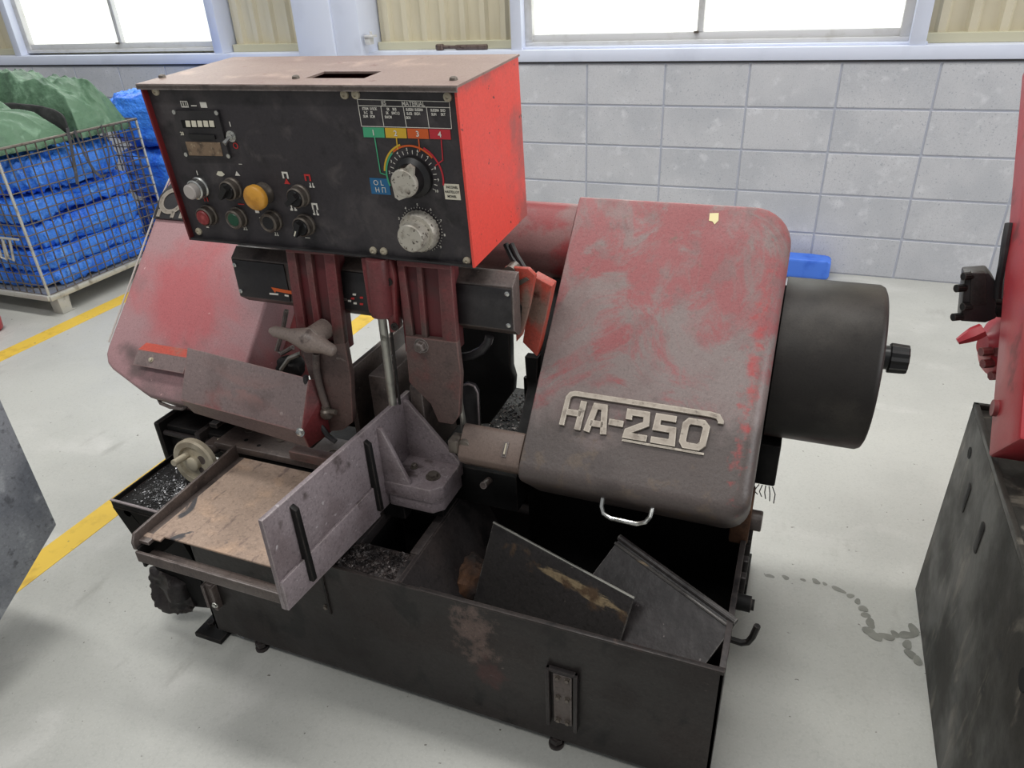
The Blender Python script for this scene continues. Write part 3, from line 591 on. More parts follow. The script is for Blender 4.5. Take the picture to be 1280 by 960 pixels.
MB().cyl(hb - hd * .075, hb, .010, 14).build('shaft', 'brown_steel', hw)
# ---- cylinder housing at the left end of the bed
m = MB().box(.105, .30, -2.765, -2.60, .375, .450)
ch = m.build('cylinder_housing', 'black_oily', saw, bevel=.008)
MB().box(.088, .106, -2.785, -2.575, .345, .464).build('end_plate', 'black_oily', ch, bevel=.006)
MB().cyl((.106, -2.772, .430), (.29, -2.772, .430), .007, 10).build('tie_rod', 'dark_tank', ch)
MB().box(.225, .240, -2.79, -2.60, .380, .462).build('strap_plate', 'dark_tank', ch, bevel=.002)
# ---- wheel covers in the sloping saw head
def rrect(u0, u1, s0, s1, rad, k=8):
    pts = []
    for (cu, cs, r, a0) in ((u0 + rad[0], s0 + rad[0], rad[0], 180), (u1 - rad[1], s0 + rad[1], rad[1], 270), (u1 - rad[2], s1 - rad[2], rad[2], 0), (u0 + rad[3], s1 - rad[3], rad[3], 90)):
        for i in range(k + 1):
            a = R(a0 + 90 * i / k); pts.append((cu + r * math.cos(a), cs + r * math.sin(a)))
    return pts
def cover(u0, u1, s0, s1, rad, nb, r, side):   # side = inset factor left, right, top, bottom
    L = []
    for d, n in [(0, nb), (0, -r)] + [(r * (1 - math.cos(R(90) * j / 6)), -r + r * math.sin(R(90) * j / 6)) for j in range(1, 7)]:
        q = rrect(u0 + d * side[0], u1 - d * side[1], s0 + d * side[2], s1 - d * side[3], [max(x - d * .6, .003) for x in rad])
        L.append([H(u, s, n) for u, s in q])
    return MB().loops(L)
rc = cover(1.079, 1.511, -.004, .612, (.006, .075, .05, .006), -.175, .034, (.08, .8, .5, 1.0)).build('drive_wheel_cover', 'cover_right', saw, angle=50, label='dusty red sloping wheel cover with raised HA-250 badge')
# badge: letters drawn as mitred strokes in badge units, mapped on the cover face
def stroke(m, pts, w, z0, z1, mp, closed=False):
    P_ = [Vector((x, y, 0)) for x, y in pts]; n = len(P_); A = []; B = []
    for i in range(n):
        a = P_[i - 1] if (i > 0 or closed) else None; b = P_[(i + 1) % n] if (i < n - 1 or closed) else None
        d1 = (P_[i] - a).normalized() if a is not None else (b - P_[i]).normalized()
        d2 = (b - P_[i]).normalized() if b is not None else d1
        n1 = Vector((-d1.y, d1.x, 0)); n2 = Vector((-d2.y, d2.x, 0)); mt = (n1 + n2).normalized(); k = min(1 / max(mt.dot(n1), .35), 2)
        A.append(P_[i] + mt * w / 2 * k); B.append(P_[i] - mt * w / 2 * k)
    L = [[mp(A[i].x, A[i].y, z0), mp(B[i].x, B[i].y, z0), mp(B[i].x, B[i].y, z1), mp(A[i].x, A[i].y, z1)] for i in range(n)]
    if closed:
        v = [p for l in L for p in l]; f = []
        for i in range(n):
            j = (i + 1) % n
            for c in range(4): f.append((i * 4 + c, i * 4 + (c + 1) % 4, j * 4 + (c + 1) % 4, j * 4 + c))
        m.add(v, f)
    else: m.loops(L)
def bmap(x, y, z): return H(1.149 + x, .427 + y, z)
bw = .0125; bh = .072
MBb = MB()
stroke(MBb, [(.0, bh - .004), (.002, .012), (.006, .005), (.014, .002), (.270, .002), (.284, .004), (.290, .012), (.290, .017)], .0105, -.002, .009, bmap)
badge = MBb.build('badge_bar', 'badge_metal', rc, bevel=.0008, seg=1)
letters = {
    'letter_h': [([(.034, .014), (.032, bh)], 0), ([(.004, .040), (.034, .040)], 0)],
    'letter_a': [([(.050, bh), (.059, .020), (.076, .020), (.083, bh)], 0), ([(.054, .054), (.080, .054)], 0)],
    'hyphen': [([(.089, .046), (.117, .046)], 0)],
    'digit_two': [([(.125, .036), (.125, .021), (.157, .021), (.159, .039), (.127, .058), (.126, .066), (.165, .066)], 0)],
    'digit_five': [([(.212, .021), (.179, .021), (.178, .042), (.209, .042), (.211, .066), (.172, .066)], 0)],
    'digit_zero': [([(.236, .020), (.260, .020), (.267, .027), (.265, .059), (.258, .066), (.234, .066), (.229, .059), (.230, .027)], 1)]}
for nm, sts in letters.items():
    m = MB()
    for pts, cl_ in sts: stroke(m, pts, bw, -.002, .008, bmap, bool(cl_))
    m.build(nm, 'badge_metal', rc, bevel=.0007, seg=1)
m = MB(); stroke(m, [(.120, bh + .0035), (.270, bh + .0035)], .004, -.002, .004, bmap); m.build('badge_foot', 'badge_metal', rc)
# handle on the lower lip, scrap of tape
m = MB(); hs_ = .6165
pts = [H(1.246, hs_ - .006, -.040), H(1.247, hs_ + .012, -.040), H(1.253, hs_ + .024, -.040), H(1.268, hs_ + .030, -.040), H(1.318, hs_ + .030, -.040), H(1.333, hs_ + .024, -.040), H(1.340, hs_ + .012, -.040), H(1.341, hs_ - .006, -.040)]
m.tube(pts, .0045, 10); m.build('handle', 'chrome', rc)
u, s = onH(892, 273); q = [(-.009, -.010), (.008, -.012), (.010, .004), (.004, .013), (-.001, .007), (-.008, .006)]
MB().prism([H(u + a, s + b, .0002) for a, b in q], HN * .0008).build('tape_scrap', 'tape', rc)
# blade guard sticking out of the drive cover
L = []
for u in (.945, 1.0775):
    prf = [(.520, -.035), (.520, -.006), (.526, -.001), (.572, -.001), (.590, -.008), (.598, -.022), (.598, -.060), (.55, -.060)]
    L.append([H(u, s_, n_ - .004) for s_, n_ in prf])
bg = MB().loops(L).build('blade_guard', 'blade_guard', saw, bevel=.003)
MB().obox(H(1.040, .545, -.005), EX * .010, HS * .030, HN * .004).build('guard_clip', 'brown_steel', bg, bevel=.001)
MB().obox(H(1.044, .548, -.001), EX * .003, HS * .022, HN * .002).build('guard_pin', 'cast_pale', bg)
pa = onY(604, 607, -2.735); pb = onY(620, 592, -2.66)
MB().cyl(pa, pb, .008, 12).build('coolant_pipe', 'brown_steel', saw)
# idler wheel cover
lu = .0
out = [(-.034, .03), (-.020, .004), (.0, -.002), (.385, -.002), (.385, .600), (.14, .594), (.112, .585), (.0, .545), (-.022, .532), (-.036, .510), (-.038, .49)]
m = MB(); m.prism([H(u, s, -.17) for u, s in out], HN * .17)
lc = m.build('idler_wheel_cover', 'cover_left', saw, bevel=.009, seg=3, label='dusty faded red wheel cover with clipped lower corner')
MB().tube([H(-.030, .02, .0005), H(-.0375, .10, .0005), H(-.0375, .48, .0005)], .0022, 6).build('edge_highlight', 'plastic_white', lc, label='pale line along the edge, drawn in as its bright highlight')  # pale tube drawn in for the bright rim light along this edge
# round maker plate on its upper corner
pq = [(-.034, .140), (-.036, .075), (-.010, .030), (.10, .030), (.10, .140)]
MB().prism([H(u, s, .0) for u, s in pq], HN * .006).build('emblem_plate', 'black_paint', lc, bevel=.0012)
m = MB(); cc = H(.012, .090, .0062); n = 36
ring = []
for r_, h_ in ((.040, 0), (.040, .002), (.027, .002), (.027, 0)):
    ring.append([cc + EX * (r_ * math.cos(2 * math.pi * i / n)) + HS * (r_ * .92 * math.sin(2 * math.pi * i / n)) + HN * h_ for i in range(n)])
m.loops(ring, False, False); m.build('emblem_ring', 'badge_metal', lc)
for u in (-.022, .024, .052): MB().obox(H(u, .116, .0062), EX * .010, HS * .020, HN * .002).build('emblem_foot', 'badge_metal', lc)
# tab bracket and lower handle of the idler cover
m = MB(); m.prism([H(.085, .490, .020), H(.24, .490, .020), H(.24, .528, .020), H(.085, .528, .020)], HN * .002)
tbk = m.build('tab_bracket', 'guard_red', lc)
MB().prism([H(.083, .466, .0015), H(.24, .466, .0015), H(.24, .490, .0205), H(.085, .490, .0205)], HN * .002).build('tab_back', 'orange_red', lc)
hexbolt(H(.135, .509, .022), HN, .0045, .005, lc, mat='cast_pale')
m = MB(); hb0 = onH(197, 493, -.05); 
m.tube([H(*onH(px, py, -.03), -.03) for px, py in ((196, 484), (196, 494), (201, 504), (213, 509), (228, 511), (235, 507), (237, 498))], .0045, 8); m.build('handle', 'brown_steel', lc)
# backbone between the covers
L = []
prf = [(.0, -.16), (.0, -.05), (.008, -.028), (.022, -.014), (.04, -.008), (.09, -.008), (.125, -.016), (.148, -.034), (.158, -.06), (.158, -.16)]
for u in (.386, 1.078): L.append([H(u, s, n) for s, n in prf])
MB().loops(L).build('saw_backbone', 'beam_red', saw, angle=40)
MB().obox(H(1.035, .16, -.17), EX * .043, HS * .40, HN * .09).build('wheel_housing', 'black_oily', saw)
MB().obox(H(.386, .16, -.17), EX * .05, HS * .42, HN * .06).build('wheel_housing', 'red_dark', saw)
# drum shaped drive cover and its cap
dc = Vector((1.514, -2.405, .672)); dr = .168
dm = MB().lathe(dc, (1, 0, 0), [(dr, 0), (dr, .174), (dr - .004, .182), (dr - .012, .186)], 72).build('drive_drum', 'drum_paint', saw, angle=40)
kc = onY(1118, 448, -2.42)
m = MB(); k0 = Vector((1.700, -2.42, kc.z)); m.lathe(k0, (1, 0, 0), [(.024, 0), (.024, .022)], 24)
n = 24; L = []
for h_, f_ in ((.022, 1), (.024, 1.05), (.054, 1.0), (.056, .95)):
    L.append([k0 + Vector((h_, (.029 if i % 2 else .0265) * f_ * math.cos(2 * math.pi * i / n), (.029 if i % 2 else .0265) * f_ * math.sin(2 * math.pi * i / n))) for i in range(n)])
m.loops(L); m.build('filler_cap', 'plastic_black', dm, angle=20)
MB().lathe((1.498, -2.405, .672), (1, 0, 0), [(.150, 0), (.150, .018)], 48).build('drum_backing', 'matt_black', dm)
MB().box(1.500, 1.552, -2.50, -2.40, .405, .51).build('drum_mount', 'black_oily', dm, bevel=.004)
m = MB()
for k in range(5):
    p_ = Vector((1.520 + .007 * k, -2.49, .398)); m.tube([p_, p_ + Vector((.004 * (k - 2), -.004, -.016)), p_ + Vector((.002 * k, -.002, -.026 - .004 * k))], .0012, 5)
m.build('hanging_swarf', 'black_oily', dm)
MB().box(1.20, 1.50, -2.40, -2.30, ZT - .01, .60).build('head_column', 'black_oily', saw, bevel=.004)
MB().box(.40, .60, -2.36, -2.28, ZT - .01, .46).build('head_column', 'black_oily', saw, bevel=.004)
# ---- guide rail and guide arms
YRL = -2.748
m = MB(); x0, x1 = .432, 1.060
prf = [(YRL + .022, .808), (YRL, .826), (YRL, .912), (YRL + .022, .930), (YRL + .034, .930), (YRL + .034, .808)]
m.prism([(x0, y, z) for y, z in prf], (x1 - x0, 0, 0)); gr = m.build('guide_rail', 'brown_steel', saw, bevel=.0012)
for a, b in ((.436, .565), (.68, .775), (.925, 1.057)): MB().box(a, b, YRL - .003, YRL, .829, .909).build('rail_plate', 'black_paint', gr, bevel=.0008)
for x, z in ((.441, .898), (.441, .84), (.934, .898), (.934, .84), (1.050, .9), (1.050, .838)): MB().lathe((x, YRL - .003, z), (0, -1, 0), [(.0048, 0), (.0048, .002), (.003, .003)], 12).build('screw', 'chrome', gr)
# printed arrow marks
def dec(name, pts, y, mat, parent): return MB().prism([onY(px, py, y) for px, py in pts], (0, -.0006, 0)).build(name, mat, parent, smooth=False)
yr = YRL - .0032
dec('arrow_mark', [(339, 359), (366, 364), (366, 368), (345, 364), (344, 366)], yr, 'orange_mark', gr)
dec('print_mark', [(337, 366), (348, 367), (348, 369), (337, 368)], yr, 'white_mark', gr); dec('print_mark', [(356, 368), (361, 369), (361, 371), (356, 370)], yr, 'white_mark', gr)
for px, py, mt_ in ((441, 373, 'red_mark'), (443, 368, 'white_mark'), (452, 372, 'red_mark'), (452, 380, 'red_mark'), (444, 379, 'white_mark'), (437, 376, 'white_mark')):
    dec('print_mark', [(px - 2, py - 1.2), (px + 2, py - 1), (px + 2, py + 1.4), (px - 2, py + 1)], yr, mt_, gr)
dec('print_mark', [(424, 372), (434, 373), (434, 376), (424, 375)], yr, 'brown_steel', gr)
YA = -2.779
def arm(name, outline, ribs, webs, extra=None):
    m = MB(); m.prism([onY(px, py, YA + .010) for px, py in outline], (0, .036, 0)); a = m.build(name, 'arm_web', saw, bevel=.002)
    for i, r_ in enumerate(ribs): MB().prism([onY(px, py, YA - .0009 * i) for px, py in r_], (0, .016, 0)).build('rib' if i < 4 else 'lower_block', 'arm_red' if i < 4 else 'arm_low', a, bevel=.0028)
    return a
la = arm('guide_arm', [(356, 310), (416, 314), (431, 440), (375, 445)],
         [[(356, 309), (367, 310), (387, 445), (376, 445)], [(379, 311), (387, 311), (402, 420), (394, 420)], [(403, 312), (417, 313), (432, 440), (418, 440)], [(356, 309), (417, 313), (418, 320), (357, 316)],
          [(374, 430), (431, 430), (438, 470), (441, 528), (428, 538), (410, 540), (398, 500), (386, 470)]], [])
ra = arm('guide_arm', [(495, 325), (562, 330), (571, 440), (507, 440)],
         [[(495, 325), (504, 326), (518, 430), (508, 430)], [(519, 328), (526, 328), (534, 425), (527, 425)], [(546, 330), (563, 332), (572, 440), (553, 430)], [(495, 325), (563, 332), (564, 338), (496, 333)],
          [(506, 420), (571, 428), (576, 470), (574, 520), (566, 531), (548, 528), (538, 505), (511, 478)]], [])
hexbolt(onY(528, 431, YA - .0), (0, -1, 0), .0105, .018, ra, mat='brown_steel')
MB().cyl(onY(543, 488, YA - .001), onY(543, 488, YA + .002), .002, 8).build('pin_hole', 'void_black', ra)
# red slide housing and bright rod between the arms
rp = [onY(px, py, -2.785) for px, py in ((450, 322), (488, 325), (493, 345), (495, 415), (487, 417), (484, 400), (464, 394), (460, 390))]
sh = MB().prism(rp, (0, .03, 0)).build('slide_housing', 'red_dark', saw, bevel=.004)
ct = onY(471, 322, -2.79); cb = onY(478, 394, -2.79)
MB().cyl(ct, cb, .021, 24).build('slide_barrel', 'arm_red', sh, bevel=.002)
for px, py in ((486, 352), (494, 408)): MB().lathe(onY(px, py, -2.787), (0, -1, 0), [(.008, 0), (.008, .004), (.004, .004), (.004, .001)], 14).build('socket_screw', 'black_oily', sh)
rt = onY(477, 392, -2.785); rb_ = onY(491, 505, -2.785)
MB().cyl(rt, rb_, .0085, 18).build('guide_rod', 'steel', saw)
MB().cyl(rt + Vector((.014, .004, 0)), rb_ + Vector((.014, .004, 0)), .003, 8).build('guide_wire', 'black_oily', saw)
# T handle on the left arm
hp = onY(397, 424, YA - .03); th_ = empty('t_dummy', (0, 0, 0)); bpy.data.objects.remove(th_)
m = MB(); w0 = onY(338, 413, YA - .036); w1 = onY(419, 440, YA - .036); mid = onY(388, 425, YA - .038)
m.tube([w0, lerp(w0, mid, .12), lerp(w0, mid, .5), lerp(w0, mid, .72), mid, lerp(mid, w1, .3), lerp(mid, w1, .6), lerp(mid, w1, .92), w1], [.006, .0115, .0135, .019, .027, .021, .0145, .012, .007], 14)
m.cyl(mid + Vector((.004, .0, .006)), mid + Vector((.008, .042, .008)), .021, 20); m.build('clamp_handle', 'handle_cast', la, angle=60)
# bent pipe and clamp joint under the handle
m = MB(); m.tube([onY(px, py, YA - .012) for px, py in ((395, 442), (395, 452), (396, 466), (399, 480), (403, 494), (408, 510))], .0075, 12); m.build('coolant_pipe', 'brown_steel', la)
jc = onY(408, 514, YA - .014)
m = MB().lathe(jc + Vector((0, 0, -.016)), (0, 0, 1), [(.010, 0), (.013, .004), (.013, .018), (.009, .022), (.009, .028)], 12).cyl(jc + Vector((-.022, 0, -.004)), jc + Vector((.024, 0, .002)), .006, 8).cyl(jc + Vector((.0, -.014, -.004)), jc + Vector((0, .01, -.002)), .007, 8); m.build('pipe_joint', 'bolt', la)
m = MB(); m.tube([onY(px, py, -2.80) for px, py in ((382, 470), (386, 500), (396, 525), (410, 545), (420, 552))], .006, 8); m.build('hose', 'rubber', la)
# L bracket in front of the left arm foot
m = MB(); m.prism([(.530, -2.818, .470), (.690, -2.818, .470), (.705, -2.68, .470), (.672, -2.68, .470), (.664, -2.790, .470), (.530, -2.790, .470)], (0, 0, .022)); m.build('foot_bracket', 'arm_low', saw, bevel=.002)
# red guard plate
g = [Vector((.296, -2.800, .706)), Vector((.611, -2.800, .679)), Vector((.611, -2.855, .582)), Vector((.294, -2.855, .604))]
h2 = [Vector((.300, -2.836, .561)), Vector((.605, -2.836, .530))]
gd = MB().prism(g, (0, .0025, .0015)).build('guard_plate', 'guard_red', saw, label='slanted red brown chip guard plate')
MB().prism([g[3], g[2], h2[1], h2[0]], (0, .0025, .0005)).build('guard_fold', 'guard_red', gd)
MB().prism([g[1], g[2], h2[1], h2[1] + Vector((.02, .06, .01)), g[1] + Vector((.02, .05, -.02))], (.003, 0, 0)).build('guard_end', 'red_dark', gd)
for a in (.34, .60): MB().box(a - .01, a + .01, -2.83, -2.74, .525, .535).build('guard_stay', 'black_oily', gd)
hexbolt(onY(376, 540, -2.868), (0, -1, .2), .007, .008, gd, mat='chrome')
m = MB(); m.tube([onY(px, py, -2.70) for px, py in ((358, 388), (353, 415), (346, 438), (352, 442), (366, 434))], .0055, 8); m.build('coolant_line', 'brown_steel', saw)
bundle(onY(364, 458, -2.70), (.030, .02, .022), 51, .008, 24, e=.7, nu=30, nv=16).build('pipe_fitting', 'black_oily', saw)
m = MB(); m.tube([onY(px, py, -2.72) for px, py in ((352, 462), (362, 448), (376, 442))], .006, 8); m.build('coolant_line', 'steel', saw)
# ---- back vise plates seen between the arms
m = MB().box(.632, .645, -2.70, -2.40, .45, .655); m.build('rear_vise_plate', 'brown_steel', saw, bevel=.002)
m = MB().box(.69, .735, -2.70, -2.45, .45, .650); m.build('rear_vise_jaw', 'brown_steel', saw, bevel=.003)
m = MB().box(.79, .82, -2.70, -2.45, .45, .640); m.build('rear_vise_jaw', 'brown_steel', saw, bevel=.003)
m = MB().box(.60, 1.03, -2.70, -2.33, ZT - .003, .452); m.build('saw_bed', 'black_oily', saw, bevel=.004)
chips(900, lambda r: (r.uniform(.86, 1.03), r.uniform(-2.68, -2.36), .452), .005, random.Random(12)).build('metal_chips', 'chip_dark', saw, smooth=False, kind='stuff')
# bright edged stop plate, black chute and hose right of the right arm
yq = -2.70
m = MB(); m.prism([onY(px, py, yq) for px, py in ((579, 545), (577, 484), (582, 479), (592, 482), (597, 490), (600, 548))], (0, .012, 0)); m.build('stop_plate', 'black_paint', saw, bevel=.002)
m = MB(); m.tube([onY(px, py, yq - .001) for px, py in ((579, 481), (586, 480), (593, 483), (597, 491), (600, 548))], .0022, 6); m.build('stop_plate_edge', 'jaw_steel', saw)
MB().prism([onY(px, py, -2.60) for px, py in ((562, 408), (636, 414), (637, 462), (641, 476), (640, 492), (612, 530), (570, 532))], (0, .03, 0)).build('chip_chute', 'black_oily', saw, bevel=.003)
m = MB(); m.tube([onY(px, py, -2.735) for px, py in ((566, 444), (578, 446), (590, 444), (602, 438), (610, 428), (612, 420))], .0085, 10); m.build('hose', 'rubber', saw)
m = MB(); m.tube([onY(px, py, -2.74) for px, py in ((573, 440), (574, 470), (576, 505), (580, 535))], [.004, .006, .005, .007], 8); m.build('blade_guide', 'steel', ra)
m = MB().box(.925, .945, -2.80, -2.765, .560, .590).cyl((.955, -2.79, .575), (.955, -2.765, .575), .014, 14); m.build('guide_block', 'bolt', ra, bevel=.003)
MB().box(.925, 1.06, -2.7765, -2.7755, .555, .582).build('saw_blade', 'bolt', saw)
# orange red bracket on the rail's right end
yo = -2.655
ob = MB().prism([onY(px, py, yo) for px, py in ((666, 345), (690, 358), (671, 446), (653, 428))], (0, .03, 0)).build('rail_end_cover', 'orange_red', saw, bevel=.002)
MB().prism([onY(px, py, -2.70) for px, py in ((630, 334), (660, 336), (669, 345), (662, 382), (652, 420), (645, 428), (643, 370))], (0, .012, 0)).build('end_bracket', 'orange_red', ob, bevel=.002)
MB().cyl(onY(636, 341, -2.705), onY(636, 341, -2.70) + Vector((0, .03, 0)), .012, 14).build('end_bolt', 'bolt', ob)
MB().prism([onY(px, py, -2.703) for px, py in ((644, 372), (652, 384), (650, 405), (645, 415))], (0, .004, 0)).build('bracket_slot', 'void_black', ob)
MB().prism([onY(px, py, -2.704) for px, py in ((644, 353), (657, 347), (661, 350), (648, 358))], (0, .004, 0)).build('bracket_step', 'bolt', ob)
MB().prism([onY(px, py, -2.62) for px, py in ((656, 446), (672, 448), (668, 540), (660, 500))], (0, .02, 0)).build('cover_flange', 'black_oily', saw)
for k in (0, 1):
    m = MB(); m.tube([onY(632 + 7 * k, 305, -2.64), onY(640 + 7 * k, 322, -2.65), onY(650 + 7 * k, 338, -2.67), onY(655 + 6 * k, 346, -2.675)], .0058, 10); m.build('cable', 'rubber', saw)
# ---- control box
BT = R(4.0); BY = Vector((0, math.cos(BT), math.sin(BT))); BZ = Vector((0, -math.sin(BT), math.cos(BT)))
BO = Vector((.385, -2.798, .962)); BWd, BDp, BHt = .627, .262, .292
def B(a, b, c): return BO + EX * a + BY * b + BZ * c
tk = .004
m = MB()
m.mat(0).obox(B(BWd - tk, 0, 0), EX * tk, BY * BDp, BZ * BHt)
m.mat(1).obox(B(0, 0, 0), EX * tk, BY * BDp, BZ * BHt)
m.mat(2).obox(B(tk, 0, 0), EX * (BWd - 2 * tk), BY * BDp, BZ * tk).mat(0).obox(B(tk, BDp - tk, tk), EX * (BWd - 2 * tk), BY * tk, BZ * (BHt - tk))
cb_ = m.build('control_box', ['box_red', 'box_inner_red', 'black_paint'], saw, smooth=False, label='red sheet metal control box with black switch panel')
# lid with slot
TO = B(0, 0, BHt); s4 = [on(px, py, TO, BZ) for px, py in ((407, 92), (476, 92), (456, 101), (382, 100))]
la_ = [((p - TO).dot(EX), (p - TO).dot(BY)) for p in s4]
su0 = (la_[0][0] + la_[3][0]) / 2; su1 = (la_[1][0] + la_[2][0]) / 2; sv1 = (la_[0][1] + la_[1][1]) / 2; sv0 = (la_[2][1] + la_[3][1]) / 2
m = MB(); e_ = .003
for a0, a1, b0_, b1_ in ((-e_, su0, -e_, BDp), (su1, BWd + e_, -e_, BDp), (su0, su1, -e_, sv0), (su0, su1, sv1, BDp)):
    m.obox(TO + EX * a0 + BY * b0_, EX * (a1 - a0), BY * (b1_ - b0_), BZ * .0035)
m.build('lid', 'box_top', cb_, smooth=False)
MB().obox(TO - EX * e_ - BY * .0045 - BZ * .006, EX * (BWd + 2 * e_), BY * .0015, BZ * .0085).build('lid_edge', 'brown_steel', cb_)
for px, py in ((203, 97), (370, 98), (567, 100)):
    p = on(px, py, TO + BZ * .0035, BZ); MB().lathe(p, BZ, [(.007, 0), (.006, .004), (.003, .0055)], 14).build('lid_screw', 'bolt', cb_)
# black front panel
PY0 = .011
PN = -BY
def pp(px, py, off=0.0): return on(px, py, B(0, PY0, 0) + PN * off, PN)
MB().obox(B(tk, PY0, .003), EX * (BWd - 2 * tk), BY * .003, BZ * (BHt - .006)).build('front_panel', 'panel_black', cb_, smooth=False)
for px, py in ((195, 114), (249, 289), (431, 118), (445, 118), (560, 121), (467, 313), (480, 314), (584, 326)):
    p = pp(px, py); MB().lathe(p, PN, [(.0075, 0), (.0070, .003), (.003, .0045), (.002, .003)], 14).build('panel_screw', 'cast_pale', cb_)
def quad(name, pts, mat, off=.0008, th=.0008, par=None):
    return MB().prism([pp(px, py) + PN * (off - th) for px, py in pts], PN * th).build(name, mat, par or cb_, smooth=False)
def label_text(body, px, py, size, mat='white_mark', wx=1.0, off=.0016, bold=.02, align='CENTER'):
    return text('lettering', body, pp(px, py) + PN * off, EX, BZ, size, mat, cb_, wx, align, bold)
# counter
quad('counter_bezel', [(219, 138), (274, 137), (290, 197), (233, 197)], 'black_paint', .006, .006)
def p2(px, py): return pp(px, py, .006)
def quad2(name, pts, mat, th=.001): return MB().prism([p2(px, py) for px, py in pts], PN * th).build(name, mat, cb_, smooth=False)
quad2('counter_window', [(226, 150), (267, 150), (270, 160), (229, 160)], 'void_black', .0006)
for k in range(5):
    x = 232 + 7.4 * k; quad2('counter_digit', [(x, 150.5), (x + 5.6, 150.7), (x + 7.0, 158.6), (x + 1.4, 158.4)], 'digit_cream', .0012)
quad2('counter_slot', [(236, 167), (269, 168.5), (270.5, 174), (238, 173)], 'plastic_black', .003)
quad2('counter_label', [(232, 177), (275, 178), (279, 195), (237, 194)], 'label_brown')
text('lettering', '28', p2(228, 167) + PN * .001, EX, BZ, .0085, 'digit_cream', cb_)
for px, py in ((218, 140), (271, 141), (286, 195), (233, 193)): MB().lathe(p2(px, py), PN, [(.0042, 0), (.004, .002)], 10).build('counter_screw', 'chrome', cb_)
# small pictograms
def pict(px, py, kind, mat='white_mark', s=.007):
    c = pp(px, py) + PN * .0009; m = MB()
    def bx(x0, x1, y0, y1): m.obox(c + EX * x0 * s + BZ * y0 * s, EX * (x1 - x0) * s, BZ * (y1 - y0) * s, PN * .0005)
    if kind == 'bar': bx(-.12, .12, -.6, .6)
    elif kind == 'cyl':
        bx(-1, 1, .5, .7); bx(-1, 1, -.7, -.5)
        for k in (-1, -.35, .3, .85): bx(k, k + .18, -.5, .5)
    elif kind == 'block': bx(-.9, .9, -.6, .6)
    elif kind == 'arch': bx(-.8, -.4, -.7, .6); bx(.4, .8, -.7, .6); bx(-.8, .8, .4, .8)
    elif kind == 'feet': bx(-.9, -.2, -.8, -.3); bx(.2, .9, -.8, -.3); bx(-.6, -.3, -.3, .6); bx(.3, .6, -.3, .6)
    elif kind == 'tri':
        m.prism([c + EX * -.8 * s - BZ * .5 * s, c + EX * .8 * s - BZ * .5 * s, c + BZ * .7 * s], PN * .0005)
    elif kind == 'fan':
        m.prism([c + EX * -1.1 * s - BZ * .2 * s, c + EX * -.5 * s + BZ * .5 * s, c + EX * .5 * s + BZ * .5 * s, c + EX * 1.1 * s - BZ * .1 * s, c + EX * .4 * s - BZ * .5 * s, c + EX * -.4 * s - BZ * .5 * s], PN * .0005)
    elif kind == 'dash': bx(-.9, .9, -.12, .12)
    m.build('pictogram', mat, cb_, smooth=False)
for a in ((231, 130, 'cyl', 'white_mark', .008), (243, 132, 'dash'), (255, 131, 'block', 'white_mark', .008), (247, 216, 'bar'), (276, 217, 'fan', 'digit_cream', .009), (297, 217, 'tri', 'white_mark', .007), (301, 205, 'dash', 'white_mark', .004),
          (357, 219, 'arch', 'white_mark', .008), (359, 227, 'tri', 'red_mark', .008), (385, 222, 'arch', 'red_mark', .008), (390, 231, 'feet', 'white_mark', .006), (367, 259, 'feet', 'white_mark', .008), (394, 258, 'arch', 'white_mark', .008), (395, 265, 'feet', 'white_mark', .007),
          (258, 249, 'arch', 'red_mark', .006), (302, 255, 'dash', 'red_mark', .008), (316, 255, 'block', 'digit_cream', .006), (322, 264, 'block', 'white_mark', .005), (327, 272, 'dash', 'white_mark', .005), (260, 283, 'tri', 'white_mark', .005), (307, 285, 'feet', 'white_mark', .005), (346, 292, 'feet', 'white_mark', .005), (385, 297, 'dash', 'white_mark', .006), (288, 155, 'bar', 'white_mark', .007)):
    pict(*a)
m = MB(); c = pp(295, 182) + PN * .0009; n = 20
m.loops([[c + (EX * math.cos(2 * math.pi * i / n) + BZ * math.sin(2 * math.pi * i / n)) * r_ + PN * h_ for i in range(n)] for r_, h_ in ((.0055, 0), (.0055, .0005), (.0038, .0005), (.0038, 0))], False, False); m.build('off_ring', 'red_mark', cb_)
# toggle switch
c = pp(290, 170); MB().lathe(c, PN, [(.010, 0), (.010, .003), (.0065, .003), (.0065, .008)], 16).tube([c + PN * .006, c + PN * .020 - BZ * .008 - EX * .004], [.003, .0042], 10).build('toggle_switch', 'chrome', cb_)
# push buttons and selectors
def bezel(m, c, r=.0185):
    m.mat(0).lathe(c, PN, [(r * 1.12, 0), (r * 1.12, .004), (r, .006), (r, .017), (r * .86, .019), (r * .80, .017)], 28)
def push(px, py, capmat, rc_=.0142, hgt=.022, name='push_button'):
    c = pp(px, py); m = MB(); bezel(m, c); m.mat(1).lathe(c, PN, [(rc_, .010), (rc_, hgt - .002), (rc_ - .002, hgt)], 26); return m.build(name, ['bolt' if capmat != 'plastic_white' else 'chrome', capmat], cb_, angle=40)
def selector(px, py, ang, mark=True):
    c = pp(px, py); m = MB(); bezel(m, c); m.mat(1).lathe(c, PN, [(.0150, .010), (.0150, .020), (.0135, .022)], 26)
    d = EX * math.cos(ang) + BZ * math.sin(ang); t2 = EX * -math.sin(ang) + BZ * math.cos(ang)
    m.obox(c - d * .014 - t2 * .0045 + PN * .02, d * .028, t2 * .009, PN * .013)
    m.mat(2)
    if mark: m.obox(c + d * .002 - t2 * .0012 + PN * .0325, d * .011, t2 * .0024, PN * .001)
    return m.build('selector_switch', ['bolt', 'plastic_black', 'digit_cream'], cb_, angle=40)
push(251, 234, 'plastic_white', hgt=.032); selector(292, 235, R(225), False)
